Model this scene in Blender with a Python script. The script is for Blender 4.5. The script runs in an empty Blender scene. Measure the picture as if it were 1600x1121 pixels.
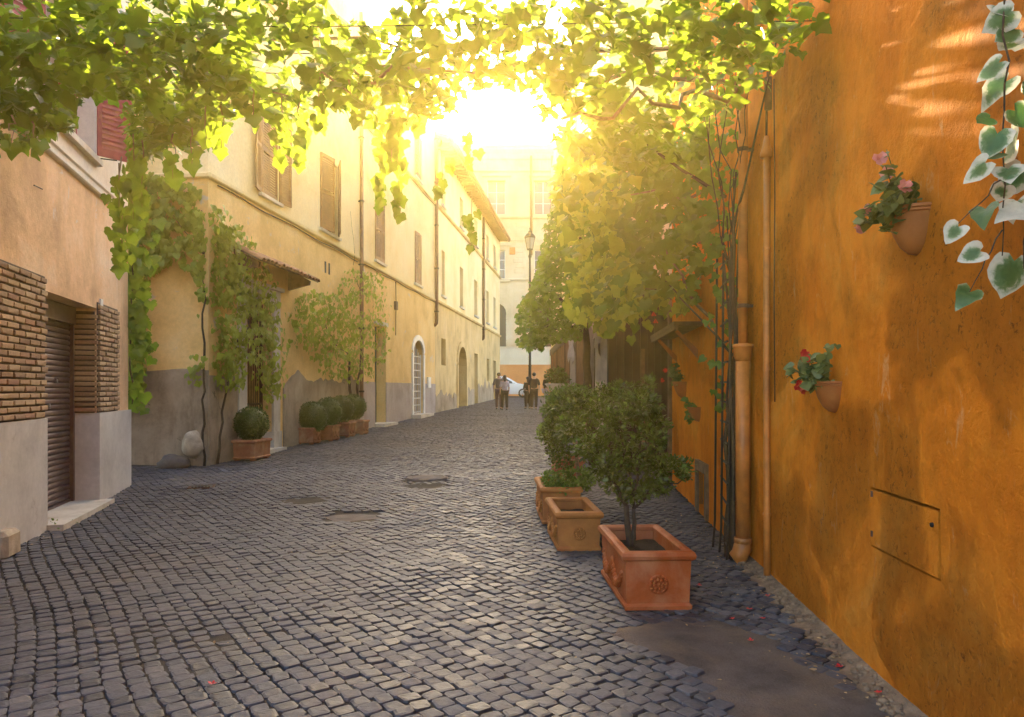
import bpy, bmesh, math, random
import numpy as np
from mathutils import Vector, Matrix, noise

SC = bpy.context.scene
COL = SC.collection
R = random.Random(11)
NR = np.random.RandomState(5)
rad = math.radians

# ------------------------------------------------------------------ camera
F = 1150.0                      # focal length in photo pixels (photo is 1600 wide)
CZ = 1.5                        # eye height
HZ = 608.0                      # horizon row in the photo
cam_d = bpy.data.cameras.new("camera")
cam = bpy.data.objects.new("camera", cam_d)
COL.objects.link(cam)
cam.location = (0, 0, CZ)
cam.rotation_euler = (rad(90), 0, 0)
cam_d.sensor_width = 36.0
cam_d.lens = 36.0 * F / 1600.0
cam_d.shift_y = (HZ - 560.5) / 1600.0
cam_d.clip_start = 0.05
cam_d.clip_end = 2000
SC.camera = cam

# ------------------------------------------------------------------ world, sun, exposure
SUN_EL, SUN_AZ = 18.8, -1.0
w = bpy.data.worlds.new("World")
SC.world = w
w.use_nodes = True
wn = w.node_tree
wn.nodes.clear()
sky = wn.nodes.new("ShaderNodeTexSky")
sky.sky_type = 'NISHITA'
sky.sun_disc = False
sky.sun_elevation = rad(SUN_EL)
sky.sun_rotation = rad(SUN_AZ)
sky.air_density = 1.0
sky.dust_density = 3.0
sky.ozone_density = 1.0
bg = wn.nodes.new("ShaderNodeBackground")
bg.inputs['Strength'].default_value = 0.09
wo = wn.nodes.new("ShaderNodeOutputWorld")
wn.links.new(sky.outputs[0], bg.inputs[0])
wn.links.new(bg.outputs[0], wo.inputs[0])

sun_d = bpy.data.lights.new("sun", 'SUN')
sun_d.energy = 5.0
sun_d.angle = rad(0.6)
sun_d.color = (1.0, 0.77, 0.43)
sun = bpy.data.objects.new("sun", sun_d)
COL.objects.link(sun)
sdir = Vector((math.sin(rad(SUN_AZ)) * math.cos(rad(SUN_EL)), math.cos(rad(SUN_AZ)) * math.cos(rad(SUN_EL)), math.sin(rad(SUN_EL))))
sun.rotation_euler = sdir.to_track_quat('Z', 'Y').to_euler()
sun.location = (0, 60, 40)

SC.view_settings.view_transform = 'Standard'
SC.view_settings.look = 'None'
SC.view_settings.gamma = 1.0
SC.view_settings.use_curve_mapping = False
SC.view_settings.exposure = 3.68
SC.render.engine = 'CYCLES'
SC.cycles.use_denoising = True
SC.cycles.max_bounces = 7
SC.cycles.diffuse_bounces = 4
SC.cycles.glossy_bounces = 2
SC.cycles.transmission_bounces = 4
SC.cycles.volume_bounces = 0
SC.cycles.sample_clamp_indirect = 6.0
SC.cycles.sample_clamp_direct = 0.0

# ------------------------------------------------------------------ ground profile and pixel helpers
def g(y):
    if y < 8: return 0.0
    if y > 55: return 0.0175 * 47
    return 0.0175 * (y - 8)

def und(x, y):
    n = noise.noise(Vector((x * .45, y * .45, 3.1))) * .022 + noise.noise(Vector((x * 1.3, y * 1.3, 7.7))) * .008
    for (cx, cy, r, dz) in DIPS:
        d = math.hypot(x - cx, y - cy)
        if d < r: n += dz * (0.5 + .5 * math.cos(math.pi * d / r))
    return n
DIPS = []

def H(x, y): return g(y) + und(x, y)

def gp(px, py):
    """ground point seen at a photo pixel"""
    Y = 6.0
    for _ in range(40): Y = (CZ - g(Y)) * F / (py - HZ)
    return Vector(((px - 800) / F * Y, Y, g(Y)))

def P(px, py, Y): return Vector(((px - 800) / F * Y, Y, CZ + (HZ - py) / F * Y))

# ------------------------------------------------------------------ objects
def tag(o, label=None, cat=None, group=None, kind=None):
    if label: o['label'] = label
    if cat: o['category'] = cat
    if group: o['group'] = group
    if kind: o['kind'] = kind
    return o

def thing(name, loc, label, cat, group=None, rz=0):
    o = bpy.data.objects.new(name, None)
    COL.objects.link(o)
    o.empty_display_size = .1
    o.location = loc
    o.rotation_euler = (0, 0, rz)
    return tag(o, label, cat, group)

def base_of(o):
    v = Vector((0, 0, 0))
    while o is not None:
        v += o.location
        o = o.parent
    return v

def copy_tree(o, parent=None):
    c = o.copy()
    COL.objects.link(c)
    c.parent = parent
    for ch in list(o.children): copy_tree(ch, c)
    return c

def inst(name, me, mtx, parent, kind=None):
    """an object that shares mesh data; mtx is in world space, parents are only translated"""
    o = bpy.data.objects.new(name, me)
    COL.objects.link(o)
    m = mtx.copy()
    if parent is not None:
        o.parent = parent
        m.translation = m.translation - base_of(parent)
    o.matrix_basis = m
    if kind: o['kind'] = kind
    return o

class MB:
    """collects shapes and links them as one mesh object"""
    def __init__(s):
        s.v = []; s.f = []; s.m = []; s.sm = []; s.cur = 0; s.smooth = False
    def add(s, vs, fs):
        b = len(s.v)
        s.v.extend([tuple(x) for x in vs])
        for q in fs:
            s.f.append(tuple(b + i for i in q)); s.m.append(s.cur); s.sm.append(s.smooth)
        return s
    def quad(s, a, b, c, d): return s.add([a, b, c, d], [(0, 1, 2, 3)])
    def box(s, c, size, M=None):
        x, y, z = size[0] / 2, size[1] / 2, size[2] / 2
        vs = [Vector((sx * x, sy * y, sz * z)) for sz in (-1, 1) for sy in (-1, 1) for sx in (-1, 1)]
        if M is not None: vs = [M @ v for v in vs]
        vs = [v + Vector(c) for v in vs]
        return s.add(vs, [(0, 2, 3, 1), (4, 5, 7, 6), (0, 1, 5, 4), (2, 6, 7, 3), (0, 4, 6, 2), (1, 3, 7, 5)])
    def hexa(s, vs):
        return s.add(vs, [(0, 2, 3, 1), (4, 5, 7, 6), (0, 1, 5, 4), (2, 6, 7, 3), (0, 4, 6, 2), (1, 3, 7, 5)])
    def bbox(s, c, size, b, M=None):
        """bevelled box: the eight corners cut by b"""
        x, y, z = size[0] / 2, size[1] / 2, size[2] / 2
        bm = bmesh.new()
        bmesh.ops.create_cube(bm, size=1.0)
        for v in bm.verts: v.co = Vector((v.co.x * 2 * x, v.co.y * 2 * y, v.co.z * 2 * z))
        bmesh.ops.bevel(bm, geom=bm.edges[:], offset=min(b, x * .95, y * .95, z * .95), segments=1, affect='EDGES')
        bm.verts.index_update()
        vs = [v.co.copy() for v in bm.verts]
        if M is not None: vs = [M @ v for v in vs]
        s.add([v + Vector(c) for v in vs], [[v.index for v in f.verts] for f in bm.faces])
        bm.free()
        return s
    def tube(s, pts, rr, n=8, caps=True):
        pts = [Vector(p) for p in pts]
        if not hasattr(rr, '__len__'): rr = [rr] * len(pts)
        vs = []; up = Vector((0, 0, 1))
        prev = None
        for i, p in enumerate(pts):
            t = (pts[min(i + 1, len(pts) - 1)] - pts[max(i - 1, 0)])
            if t.length < 1e-9: t = up.copy()
            t.normalize()
            if prev is None:
                a = t.cross(up if abs(t.z) < .95 else Vector((1, 0, 0)))
            else:
                a = prev - t * prev.dot(t)
            a.normalize(); prev = a
            b = t.cross(a)
            for k in range(n):
                an = 2 * math.pi * k / n
                vs.append(p + (a * math.cos(an) + b * math.sin(an)) * rr[i])
        fs = []
        for i in range(len(pts) - 1):
            for k in range(n):
                k2 = (k + 1) % n
                fs.append((i * n + k, i * n + k2, (i + 1) * n + k2, (i + 1) * n + k))
        if caps:
            fs.append(tuple(range(n - 1, -1, -1)))
            fs.append(tuple((len(pts) - 1) * n + k for k in range(n)))
        return s.add(vs, fs)
    def lathe(s, prof, n=16, c=(0, 0, 0), a0=0, a1=2 * math.pi, M=None, sx=1, sy=1):
        full = abs(a1 - a0 - 2 * math.pi) < 1e-6
        m = n if full else n + 1
        vs = []
        for (r, z) in prof:
            for k in range(m):
                an = a0 + (a1 - a0) * k / n
                v = Vector((r * math.cos(an) * sx, r * math.sin(an) * sy, z))
                if M is not None: v = M @ v
                vs.append(v + Vector(c))
        fs = []
        for i in range(len(prof) - 1):
            for k in range(n):
                k2 = (k + 1) % m
                fs.append((i * m + k, i * m + k2, (i + 1) * m + k2, (i + 1) * m + k))
        return s.add(vs, fs)
    def ball(s, c, r, n=10, m=6, M=None):
        sc = r if hasattr(r, '__len__') else (r, r, r)
        vs = []; fs = []
        for i in range(m + 1):
            th = math.pi * i / m
            for k in range(n):
                an = 2 * math.pi * k / n
                v = Vector((math.sin(th) * math.cos(an) * sc[0], math.sin(th) * math.sin(an) * sc[1], math.cos(th) * sc[2]))
                if M is not None: v = M @ v
                vs.append(v + Vector(c))
        for i in range(m):
            for k in range(n):
                k2 = (k + 1) % n
                fs.append((i * n + k, (i + 1) * n + k, (i + 1) * n + k2, i * n + k2))
        return s.add(vs, fs)
    def mesh(s, name, mats):
        me = bpy.data.meshes.new(name)
        me.from_pydata(s.v, [], s.f)
        if not isinstance(mats, (list, tuple)): mats = [mats]
        for m in mats: me.materials.append(m)
        me.polygons.foreach_set('material_index', s.m)
        me.polygons.foreach_set('use_smooth', s.sm)
        me.update()
        return me
    def build(s, name, mats, parent=None, local=False, label=None, kind=None, loc=None):
        if parent is not None and not local:
            b = base_of(parent)
            if loc is not None: b = b + Vector(loc)
            s.v = [(x - b.x, y - b.y, z - b.z) for (x, y, z) in s.v]
        elif loc is not None and not local:
            s.v = [(x - loc[0], y - loc[1], z - loc[2]) for (x, y, z) in s.v]
        me = s.mesh(name, mats)
        o = bpy.data.objects.new(name, me)
        COL.objects.link(o)
        if parent is not None: o.parent = parent
        if loc is not None: o.location = loc
        if label: o['label'] = label
        if kind: o['kind'] = kind
        return o

# ------------------------------------------------------------------ materials
def nt(name):
    m = bpy.data.materials.new(name)
    m.use_nodes = True
    t = m.node_tree
    t.nodes.clear()
    out = t.nodes.new('ShaderNodeOutputMaterial')
    b = t.nodes.new('ShaderNodeBsdfPrincipled')
    t.links.new(b.outputs[0], out.inputs[0])
    return m, t, b, out

def nd(t, typ, **kw):
    n = t.nodes.new('ShaderNode' + typ)
    for k, v in kw.items():
        if hasattr(n, k): setattr(n, k, v)
        else: n.inputs[k].default_value = v
    return n

def coords(t, scale=(1, 1, 1), kind='Object'):
    tc = nd(t, 'TexCoord')
    mp = nd(t, 'Mapping')
    mp.inputs['Scale'].default_value = scale
    t.links.new(tc.outputs[kind], mp.inputs[0])
    return mp.outputs[0]

def geo_pos(t, scale=(1, 1, 1)):
    ge = nd(t, 'NewGeometry')
    mp = nd(t, 'Mapping')
    mp.inputs['Scale'].default_value = scale
    t.links.new(ge.outputs['Position'], mp.inputs[0])
    return mp.outputs[0]

def noi(t, vec, scale, detail=5, rough=.55, dist=0):
    n = nd(t, 'TexNoise')
    n.inputs['Scale'].default_value = scale
    n.inputs['Detail'].default_value = detail
    n.inputs['Roughness'].default_value = rough
    n.inputs['Distortion'].default_value = dist
    t.links.new(vec, n.inputs['Vector'])
    return n.outputs['Fac']

def ramp(t, fac, stops):
    r = nd(t, 'ValToRGB')
    e = r.color_ramp.elements
    while len(e) < len(stops): e.new(.5)
    for i, (p, c) in enumerate(stops):
        e[i].position = p
        e[i].color = (c[0], c[1], c[2], 1) if hasattr(c, '__len__') else (c, c, c, 1)
    t.links.new(fac, r.inputs[0])
    return r.outputs[0]

def mixc(t, fac, a, b, mode='MIX'):
    n = nd(t, 'Mix', data_type='RGBA', blend_type=mode)
    for sock, v in ((n.inputs[0], fac), (n.inputs[6], a), (n.inputs[7], b)):
        if hasattr(v, 'is_output'): t.links.new(v, sock)
        elif hasattr(v, '__len__'): sock.default_value = (v[0], v[1], v[2], 1)
        else: sock.default_value = v
    return n.outputs[2]

def mth(t, op, a, b=None, clamp=False):
    n = nd(t, 'Math', operation=op)
    n.use_clamp = clamp
    for i, v in enumerate((a, b)):
        if v is None: continue
        if hasattr(v, 'is_output'): t.links.new(v, n.inputs[i])
        else: n.inputs[i].default_value = v
    return n.outputs[0]

def bump(t, b, h, strength=.3, dist=.01):
    n = nd(t, 'Bump')
    n.inputs['Strength'].default_value = strength
    n.inputs['Distance'].default_value = dist
    t.links.new(h, n.inputs['Height'])
    t.links.new(n.outputs[0], b.inputs['Normal'])

def rnd(t):
    ge = nd(t, 'NewGeometry'); oi = nd(t, 'ObjectInfo')
    return mth(t, 'FRACT', mth(t, 'ADD', ge.outputs['Random Per Island'], oi.outputs['Random']))

def simple(name, c, rough=.6, metal=0, var=.25, scale=6, bmp=.15, bsc=60, spec=.4, dirt=None):
    """a surface with mottled tone, rough fine relief and uneven gloss"""
    m, t, b, out = nt(name)
    v = geo_pos(t)
    n1 = noi(t, v, scale, 6, .6)
    lo = [x * (1 - var) for x in c]; hi = [min(1, x * (1 + var)) for x in c]
    col = ramp(t, n1, [(.3, lo), (.7, hi)])
    if dirt:
        n3 = noi(t, v, scale * .35, 8, .65, .4)
        col = mixc(t, ramp(t, n3, [(.48, 0), (.66, 1)]), col, dirt)
    t.links.new(col, b.inputs['Base Color'])
    n2 = noi(t, v, bsc, 5, .6)
    t.links.new(ramp(t, n2, [(.3, max(0, rough - .12)), (.7, min(1, rough + .12))]), b.inputs['Roughness'])
    b.inputs['Metallic'].default_value = metal
    b.inputs['Specular IOR Level'].default_value = spec
    if bmp: bump(t, b, n2, bmp, .01)
    return m

def plaster(name, c, dark, light, scale=1.2, bmp=.35, streak=.5, crack=None, rough=.9, coarse=0, fine=70):
    """old lime plaster: cloudy tones, run-down streaks, worn pale patches, trowelled and pitted relief"""
    m, t, b, out = nt(name)
    v = geo_pos(t)
    cl = noi(t, v, scale, 8, .62, .3)
    col = ramp(t, cl, [(.28, dark), (.5, c), (.74, light)])
    vs = geo_pos(t, (2.3, 2.3, .5))
    st = noi(t, vs, 1.4, 8, .65, .35)
    col = mixc(t, mth(t, 'MULTIPLY', ramp(t, st, [(.5, 0), (.72, 1)]), streak), col, dark)
    fn = noi(t, v, 16, 6, .7)
    col = mixc(t, .45, col, ramp(t, fn, [(.3, .62), (.7, 1.0)]), 'MULTIPLY')
    if crack:
        pt = noi(t, v, scale * 1.9, 10, .7, .8)
        col = mixc(t, ramp(t, pt, [(.62, 0), (.66, 1)]), col, crack)
    t.links.new(col, b.inputs['Base Color'])
    b.inputs['Roughness'].default_value = rough
    b.inputs['Specular IOR Level'].default_value = .2
    f1 = noi(t, v, fine, 4, .65)
    f2 = noi(t, v, 9, 6, .6)
    h = mth(t, 'ADD', mth(t, 'MULTIPLY', f1, .35), f2)
    if coarse:
        mk = ramp(t, noi(t, v, 1.1, 4, .5, .5), [(.5, 0), (.64, 1)])
        vo = noi(t, v, 42, 8, .8, .3)
        h = mth(t, 'ADD', h, mth(t, 'MULTIPLY', mth(t, 'MULTIPLY', vo, mk), coarse))
    bump(t, b, h, bmp, .02)
    return m

def leafmat(name, lo, hi, tr, gloss=.45, pale=None, tfac=.45):
    m, t, b, out = nt(name)
    r = rnd(t)
    col = ramp(t, r, [(0, lo), (.7, hi), (1, [min(1, x * 1.25) for x in hi])])
    v = geo_pos(t)
    n = noi(t, v, 34, 4, .6)
    col = mixc(t, .35, col, ramp(t, n, [(.3, .55), (.7, 1)]), 'MULTIPLY')
    if pale:
        pn = noi(t, v, 14, 3, .55, .6)
        pf = mth(t, 'MULTIPLY', ramp(t, pn, [(.40, 0), (.5, 1)]), ramp(t, r, [(.45, 0), (.5, 1)]))
        col = mixc(t, pf, col, pale)
    t.links.new(col, b.inputs['Base Color'])
    b.inputs['Roughness'].default_value = gloss
    b.inputs['Specular IOR Level'].default_value = .35
    bump(t, b, n, .25, .01)
    tl = nd(t, 'BsdfTranslucent')
    t.links.new(mixc(t, .6, col, tr), tl.inputs[0])
    mx = nd(t, 'MixShader')
    mx.inputs[0].default_value = tfac
    t.links.new(b.outputs[0], mx.inputs[1]); t.links.new(tl.outputs[0], mx.inputs[2])
    t.links.new(mx.outputs[0], out.inputs[0])
    return m

def cobblemat():
    m, t, b, out = nt('basalt_setts')
    r = rnd(t)
    v = geo_pos(t)
    col = ramp(t, r, [(0, (.026, .028, .039)), (.4, (.044, .046, .062)), (.8, (.066, .066, .081)), (1, (.108, .102, .108))])
    n = noi(t, v, 24, 7, .7)
    col = mixc(t, .6, col, ramp(t, n, [(.3, .4), (.7, 1.25)]), 'MULTIPLY')
    big = noi(t, v, .55, 6, .65, .5)
    col = mixc(t, ramp(t, big, [(.5, 0), (.76, .45)]), col, (.115, .085, .065))
    t.links.new(col, b.inputs['Base Color'])
    n2 = noi(t, v, 60, 5, .7)
    t.links.new(ramp(t, mth(t, 'ADD', mth(t, 'MULTIPLY', n2, .6), mth(t, 'MULTIPLY', r, .4)), [(.25, .48), (.75, .8)]), b.inputs['Roughness'])
    b.inputs['Specular IOR Level'].default_value = .5
    bump(t, b, mth(t, 'ADD', n, mth(t, 'MULTIPLY', n2, .5)), .35, .008)
    return m

def glassmat(name, c=(.03, .035, .04), rough=.08):
    m, t, b, out = nt(name)
    b.inputs['Base Color'].default_value = (*c, 1)
    n = noi(t, geo_pos(t), 2.5, 2)
    t.links.new(ramp(t, n, [(.3, rough), (.7, rough + .06)]), b.inputs['Roughness'])
    b.inputs['Specular IOR Level'].default_value = .7
    return m

def brickmat():
    m, t, b, out = nt('old_brick')
    r = rnd(t); v = geo_pos(t)
    col = ramp(t, r, [(0, (.25, .15, .085)), (.4, (.37, .24, .13)), (.75, (.46, .32, .18)), (1, (.34, .18, .10))])
    n = noi(t, v, 30, 6, .7)
    col = mixc(t, .5, col, ramp(t, n, [(.3, .55), (.7, 1.1)]), 'MULTIPLY')
    t.links.new(col, b.inputs['Base Color'])
    b.inputs['Roughness'].default_value = .9
    bump(t, b, n, .5, .01)
    return m

def orangewall():
    m, t, b, out = nt('orange_plaster')
    v = geo_pos(t)
    cl = noi(t, v, .75, 9, .66, .6)
    col = ramp(t, cl, [(.26, (.60, .155, .010)), (.46, (.74, .215, .014)), (.58, (.80, .265, .022)), (.74, (.84, .37, .06))])
    st = noi(t, geo_pos(t, (2.4, 2.4, .45)), 1.4, 8, .62, .3)
    col = mixc(t, mth(t, 'MULTIPLY', ramp(t, st, [(.48, 0), (.74, 1)]), .26), col, (.34, .075, .008))
    md = noi(t, v, 5.5, 8, .72, .4)
    col = mixc(t, .75, col, ramp(t, md, [(.28, .68), (.50, .98), (.75, 1.1)]), 'MULTIPLY')
    # worn, pitted areas: pits darkened in the colour for their shade and dirt, pale lime shows on the rubbed spots
    zone = ramp(t, noi(t, v, .95, 4, .5, .6), [(.47, 0), (.60, 1)])
    pit = noi(t, v, 26, 7, .78, .6)
    pd = mth(t, 'MULTIPLY', ramp(t, pit, [(.34, 1), (.45, 0)]), mth(t, 'ADD', mth(t, 'MULTIPLY', zone, .8), .06))
    col = mixc(t, pd, col, (.16, .035, .006))
    sc = noi(t, geo_pos(t, (2.2, 2.2, .8)), 4.0, 9, .72, 1.2)
    col = mixc(t, mth(t, 'MULTIPLY', ramp(t, sc, [(.60, 0), (.68, 1)]), .55), col, (.76, .42, .18))
    # darker brown towards the bottom, with a ragged upper edge
    sp = nd(t, 'SeparateXYZ'); t.links.new(v, sp.inputs[0])
    dm = mth(t, 'ADD', mth(t, 'MULTIPLY', sp.outputs[2], 1.1), mth(t, 'MULTIPLY', noi(t, v, 1.6, 7, .65, .5), -1.3))
    col = mixc(t, ramp(t, dm, [(.0, .22), (.6, 0)]), col, (.30, .085, .018))
    t.links.new(col, b.inputs['Base Color'])
    b.inputs['Roughness'].default_value = .88
    b.inputs['Specular IOR Level'].default_value = .08
    h = mth(t, 'ADD', mth(t, 'MULTIPLY', noi(t, v, 85, 5, .7), .3), mth(t, 'MULTIPLY', noi(t, v, 10, 7, .65), 1.0))
    h = mth(t, 'ADD', h, mth(t, 'MULTIPLY', mth(t, 'MULTIPLY', pit, zone), 2.6))
    bump(t, b, h, .9, .05)
    return m

def ivymat():
    m, t, b, out = nt('variegated_leaf')
    co = coords(t)
    sp = nd(t, 'SeparateXYZ'); t.links.new(co, sp.inputs[0])
    x2 = mth(t, 'POWER', mth(t, 'ABSOLUTE', sp.outputs[0]), 2.0); y2 = mth(t, 'POWER', mth(t, 'ADD', sp.outputs[1], -.38), 2.0)
    d = mth(t, 'SQRT', mth(t, 'ADD', mth(t, 'MULTIPLY', x2, 1.5), mth(t, 'MULTIPLY', y2, .9)))
    n = noi(t, geo_pos(t), 30, 5, .65, .8)
    oi = nd(t, 'ObjectInfo')
    f = mth(t, 'ADD', mth(t, 'ADD', d, mth(t, 'MULTIPLY', n, .5)), mth(t, 'MULTIPLY', oi.outputs['Random'], .40))
    col = ramp(t, f, [(.70, (.05, .13, .03)), (.84, (.11, .20, .07)), (.92, (.42, .46, .32)), (1.0, (.58, .58, .45))])
    vein = noi(t, geo_pos(t), 70, 3, .5)
    col = mixc(t, .3, col, ramp(t, vein, [(.35, .6), (.65, 1)]), 'MULTIPLY')
    t.links.new(col, b.inputs['Base Color']); b.inputs['Roughness'].default_value = .5
    bump(t, b, n, .4, .01)
    tl = nd(t, 'BsdfTranslucent'); t.links.new(col, tl.inputs[0])
    mx = nd(t, 'MixShader'); mx.inputs[0].default_value = .25
    t.links.new(b.outputs[0], mx.inputs[1]); t.links.new(tl.outputs[0], mx.inputs[2]); t.links.new(mx.outputs[0], out.inputs[0])
    return m

M = {}
M['orange'] = orangewall()
M['hatchpaint'] = plaster('orange_plaster', (.72, .21, .013), (.44, .095, .007), (.80, .31, .035), .85, .6, .55, (.72, .30, .09), .88, 2.2, 80)
M['pink'] = plaster('peach_plaster', (.78, .50, .28), (.50, .31, .18), (.82, .64, .45), 1.0, .45, .5, (.62, .53, .43), .9, .8)
M['whitewash'] = plaster('white_plaster', (.74, .66, .54), (.58, .49, .38), (.8, .74, .64), .9, .2, .35)
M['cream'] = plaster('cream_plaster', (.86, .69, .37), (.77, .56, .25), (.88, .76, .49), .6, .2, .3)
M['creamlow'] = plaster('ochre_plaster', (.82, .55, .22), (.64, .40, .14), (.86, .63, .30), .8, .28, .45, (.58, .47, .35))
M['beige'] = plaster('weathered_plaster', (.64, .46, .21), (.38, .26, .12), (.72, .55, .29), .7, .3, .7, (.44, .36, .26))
M['dado'] = plaster('grey_render', (.34, .265, .19), (.15, .11, .075), (.47, .38, .28), 1.1, .5, .7, (.13, .10, .07))
M['dado2'] = plaster('lilac_grey_render', (.42, .355, .33), (.28, .23, .20), (.50, .43, .39), .8, .2, .35)
M['palazzo'] = plaster('travertine_facade', (.72, .56, .34), (.55, .40, .22), (.80, .67, .46), .35, .2, .4)
M['palband'] = plaster('cream_band', (.76, .62, .42), (.64, .50, .32), (.82, .70, .52), .4, .2, .2)
M['palorange'] = plaster('orange_band', (.70, .27, .09), (.55, .19, .06), (.76, .34, .13), .5, .2, .2)
M['marble'] = plaster('grey_marble', (.58, .55, .51), (.43, .40, .37), (.66, .63, .59), 1.4, .1, .5, (.42, .39, .35), .5)
M['stone'] = plaster('pale_limestone', (.58, .52, .42), (.40, .34, .26), (.66, .61, .52), 2.0, .3, .3, None, .8)
M['boulder'] = simple('pale_boulder', (.40, .33, .24), .9, 0, .3, 7, .6, 50, .2, (.25, .2, .14))
M['darkstone'] = plaster('peperino_stone', (.13, .11, .10), (.08, .065, .06), (.2, .17, .15), 3.0, .5, .3)
M['brick'] = brickmat()
M['mortar'] = simple('dark_mortar', (.10, .072, .05), .95, 0, .35, 12, .5, 90)
M['setts'] = cobblemat()
M['bed'] = simple('sandy_joint_soil', (.032, .027, .023), .95, 0, .7, 3, .5, 120, .2)
M['ground'] = simple('packed_ground', (.075, .068, .062), .9, 0, .3, 2, .3, 40)
M['concrete'] = simple('worn_concrete', (.085, .068, .06), .85, 0, .45, 3.5, .9, 75, .3, (.15, .105, .07))
M['rubble'] = simple('rubble_stone', (.20, .135, .085), .9, 0, .45, 14, .5, 90, .3, (.14, .09, .06))
M['terra'] = simple('terracotta', (.30, .060, .008), .68, 0, .22, 5, .2, 70, .35, (.37, .13, .055))
M['terra2'] = simple('ochre_terracotta', (.36, .135, .032), .7, 0, .22, 5, .2, 70, .35, (.28, .09, .03))
M['terra3'] = simple('weathered_terracotta', (.27, .10, .05), .8, 0, .3, 6, .3, 70, .3, (.34, .20, .12))
M['wallpot'] = simple('wall_pot_clay', (.34, .105, .02), .65, 0, .2, 7, .15, 80, .35, (.36, .12, .035))
M['soil'] = simple('potting_soil', (.022, .014, .009), .95, 0, .5, 30, .8, 120, .2)
M['pipeor'] = simple('orange_painted_pipe', (.52, .17, .028), .5, 0, .25, 7, .1, 60, .45, (.34, .12, .03))
M['copper'] = simple('brown_copper_pipe', (.17, .09, .045), .5, .4, .3, 8, .1, 60)
M['rollmetal'] = simple('brown_shutter_steel', (.105, .058, .052), .5, .15, .25, 9, .08, 90, .5, (.15, .10, .085))
M['redwood'] = simple('red_shutter_paint', (.33, .055, .05), .55, 0, .25, 9, .1, 70, .4)
M['brownwood'] = simple('brown_shutter_paint', (.24, .115, .04), .6, 0, .3, 9, .1, 70, .35)
M['darkwood'] = simple('dark_door_wood', (.038, .020, .010), .6, 0, .35, 7, .2, 60, .35)
M['greenwood'] = simple('dull_green_door_paint', (.06, .07, .045), .6, 0, .3, 7, .2, 60, .35)
M['shelfwood'] = simple('weathered_wood', (.15, .09, .05), .8, 0, .4, 9, .4, 60)
M['curtainwood'] = simple('brown_canvas', (.17, .085, .045), .9, 0, .3, 4, .2, 90)
M['curtaingrey'] = simple('grey_canvas', (.36, .32, .32), .9, 0, .25, 4, .2, 90)
M['curtainviolet'] = simple('violet_grey_canvas', (.15, .115, .14), .9, 0, .25, 4, .2, 90)
M['iron'] = simple('dark_iron', (.022, .018, .016), .55, .5, .4, 12, .2, 80)
M['rust'] = simple('rusty_iron', (.10, .05, .03), .85, .3, .45, 14, .3, 90)
M['bark'] = simple('vine_bark', (.050, .034, .022), .95, 0, .45, 18, .8, 60)
M['barkl'] = simple('pale_bark', (.19, .13, .08), .9, 0, .4, 22, .6, 60)
M['tile'] = simple('roof_tile_clay', (.38, .19, .09), .85, 0, .35, 7, .3, 60, .3, (.26, .17, .10))
M['wframe'] = simple('white_frame_paint', (.70, .66, .60), .5, 0, .12, 6, .05, 80)
M['glass'] = glassmat('window_glass')
M['lglass'] = glassmat('lantern_glass', (.32, .31, .26), .15)
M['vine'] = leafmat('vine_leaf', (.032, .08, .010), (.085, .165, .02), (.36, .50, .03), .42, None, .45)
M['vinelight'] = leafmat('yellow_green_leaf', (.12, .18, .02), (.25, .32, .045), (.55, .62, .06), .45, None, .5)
M['ivypale'] = ivymat()
M['box'] = leafmat('boxwood_leaf', (.022, .055, .012), (.05, .10, .02), (.14, .22, .03), .4, None, .25)
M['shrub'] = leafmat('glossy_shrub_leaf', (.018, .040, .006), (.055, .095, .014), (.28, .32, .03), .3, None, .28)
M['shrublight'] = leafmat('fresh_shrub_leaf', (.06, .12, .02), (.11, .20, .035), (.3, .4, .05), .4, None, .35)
M['geranium'] = leafmat('begonia_leaf', (.05, .10, .025), (.13, .17, .05), (.3, .34, .06), .38, None, .3)
M['redpetal'] = leafmat('red_petal', (.60, .02, .03), (.72, .05, .05), (.8, .1, .05), .5, None, .3)
M['pinkpetal'] = leafmat('pink_petal', (.72, .22, .20), (.8, .36, .33), (.8, .4, .3), .5, None, .3)
M['litter'] = leafmat('dry_leaf', (.20, .13, .06), (.40, .28, .14), (.5, .35, .15), .7, None, .2)
M['skin'] = simple('skin', (.42, .24, .16), .55, 0, .08, 12, .05, 90)
M['carpaint'] = simple('white_car_paint', (.74, .72, .68), .22, 0, .03, 3, 0, 60, .6)
M['tyre'] = simple('tyre_rubber', (.018, .017, .016), .8, 0, .25, 20, .2, 90)
M['rim'] = simple('alloy', (.5, .5, .5), .3, .9, .1, 10, 0, 60)
M['black'] = simple('black_trim', (.02, .02, .022), .5, 0, .2, 10, .05, 90)
# ------------------------------------------------------------------ street plan
def rightX(Y): return 1.626 + .0725 * Y
def leftX(Y):
    if Y < 11.0: return -4.81 - .25 * (Y - 7.28)
    if Y < 13.4: return -9.0
    return -7.10 + .113 * Y

for (px, py, r, dz) in ((480, 781, .55, -.035), (552, 806, .7, -.03), (668, 748, .7, .03), (668, 758, .6, -.03), (300, 1000, .8, -.03), (640, 900, .9, .025)):
    q = gp(px, py); DIPS.append((q.x, q.y, r, dz))

def grid_sheet(name, mat, xs, ys, zf, kind=None, parent=None):
    mb = MB()
    vs = [(x, y, zf(x, y)) for y in ys for x in xs]
    n = len(xs)
    fs = [(j * n + i, j * n + i + 1, (j + 1) * n + i + 1, (j + 1) * n + i) for j in range(len(ys) - 1) for i in range(n - 1)]
    mb.smooth = True
    mb.add(vs, fs)
    return mb.build(name, mat, parent, kind=kind)

def lin(a, b, n): return [a + (b - a) * i / n for i in range(n + 1)]

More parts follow.
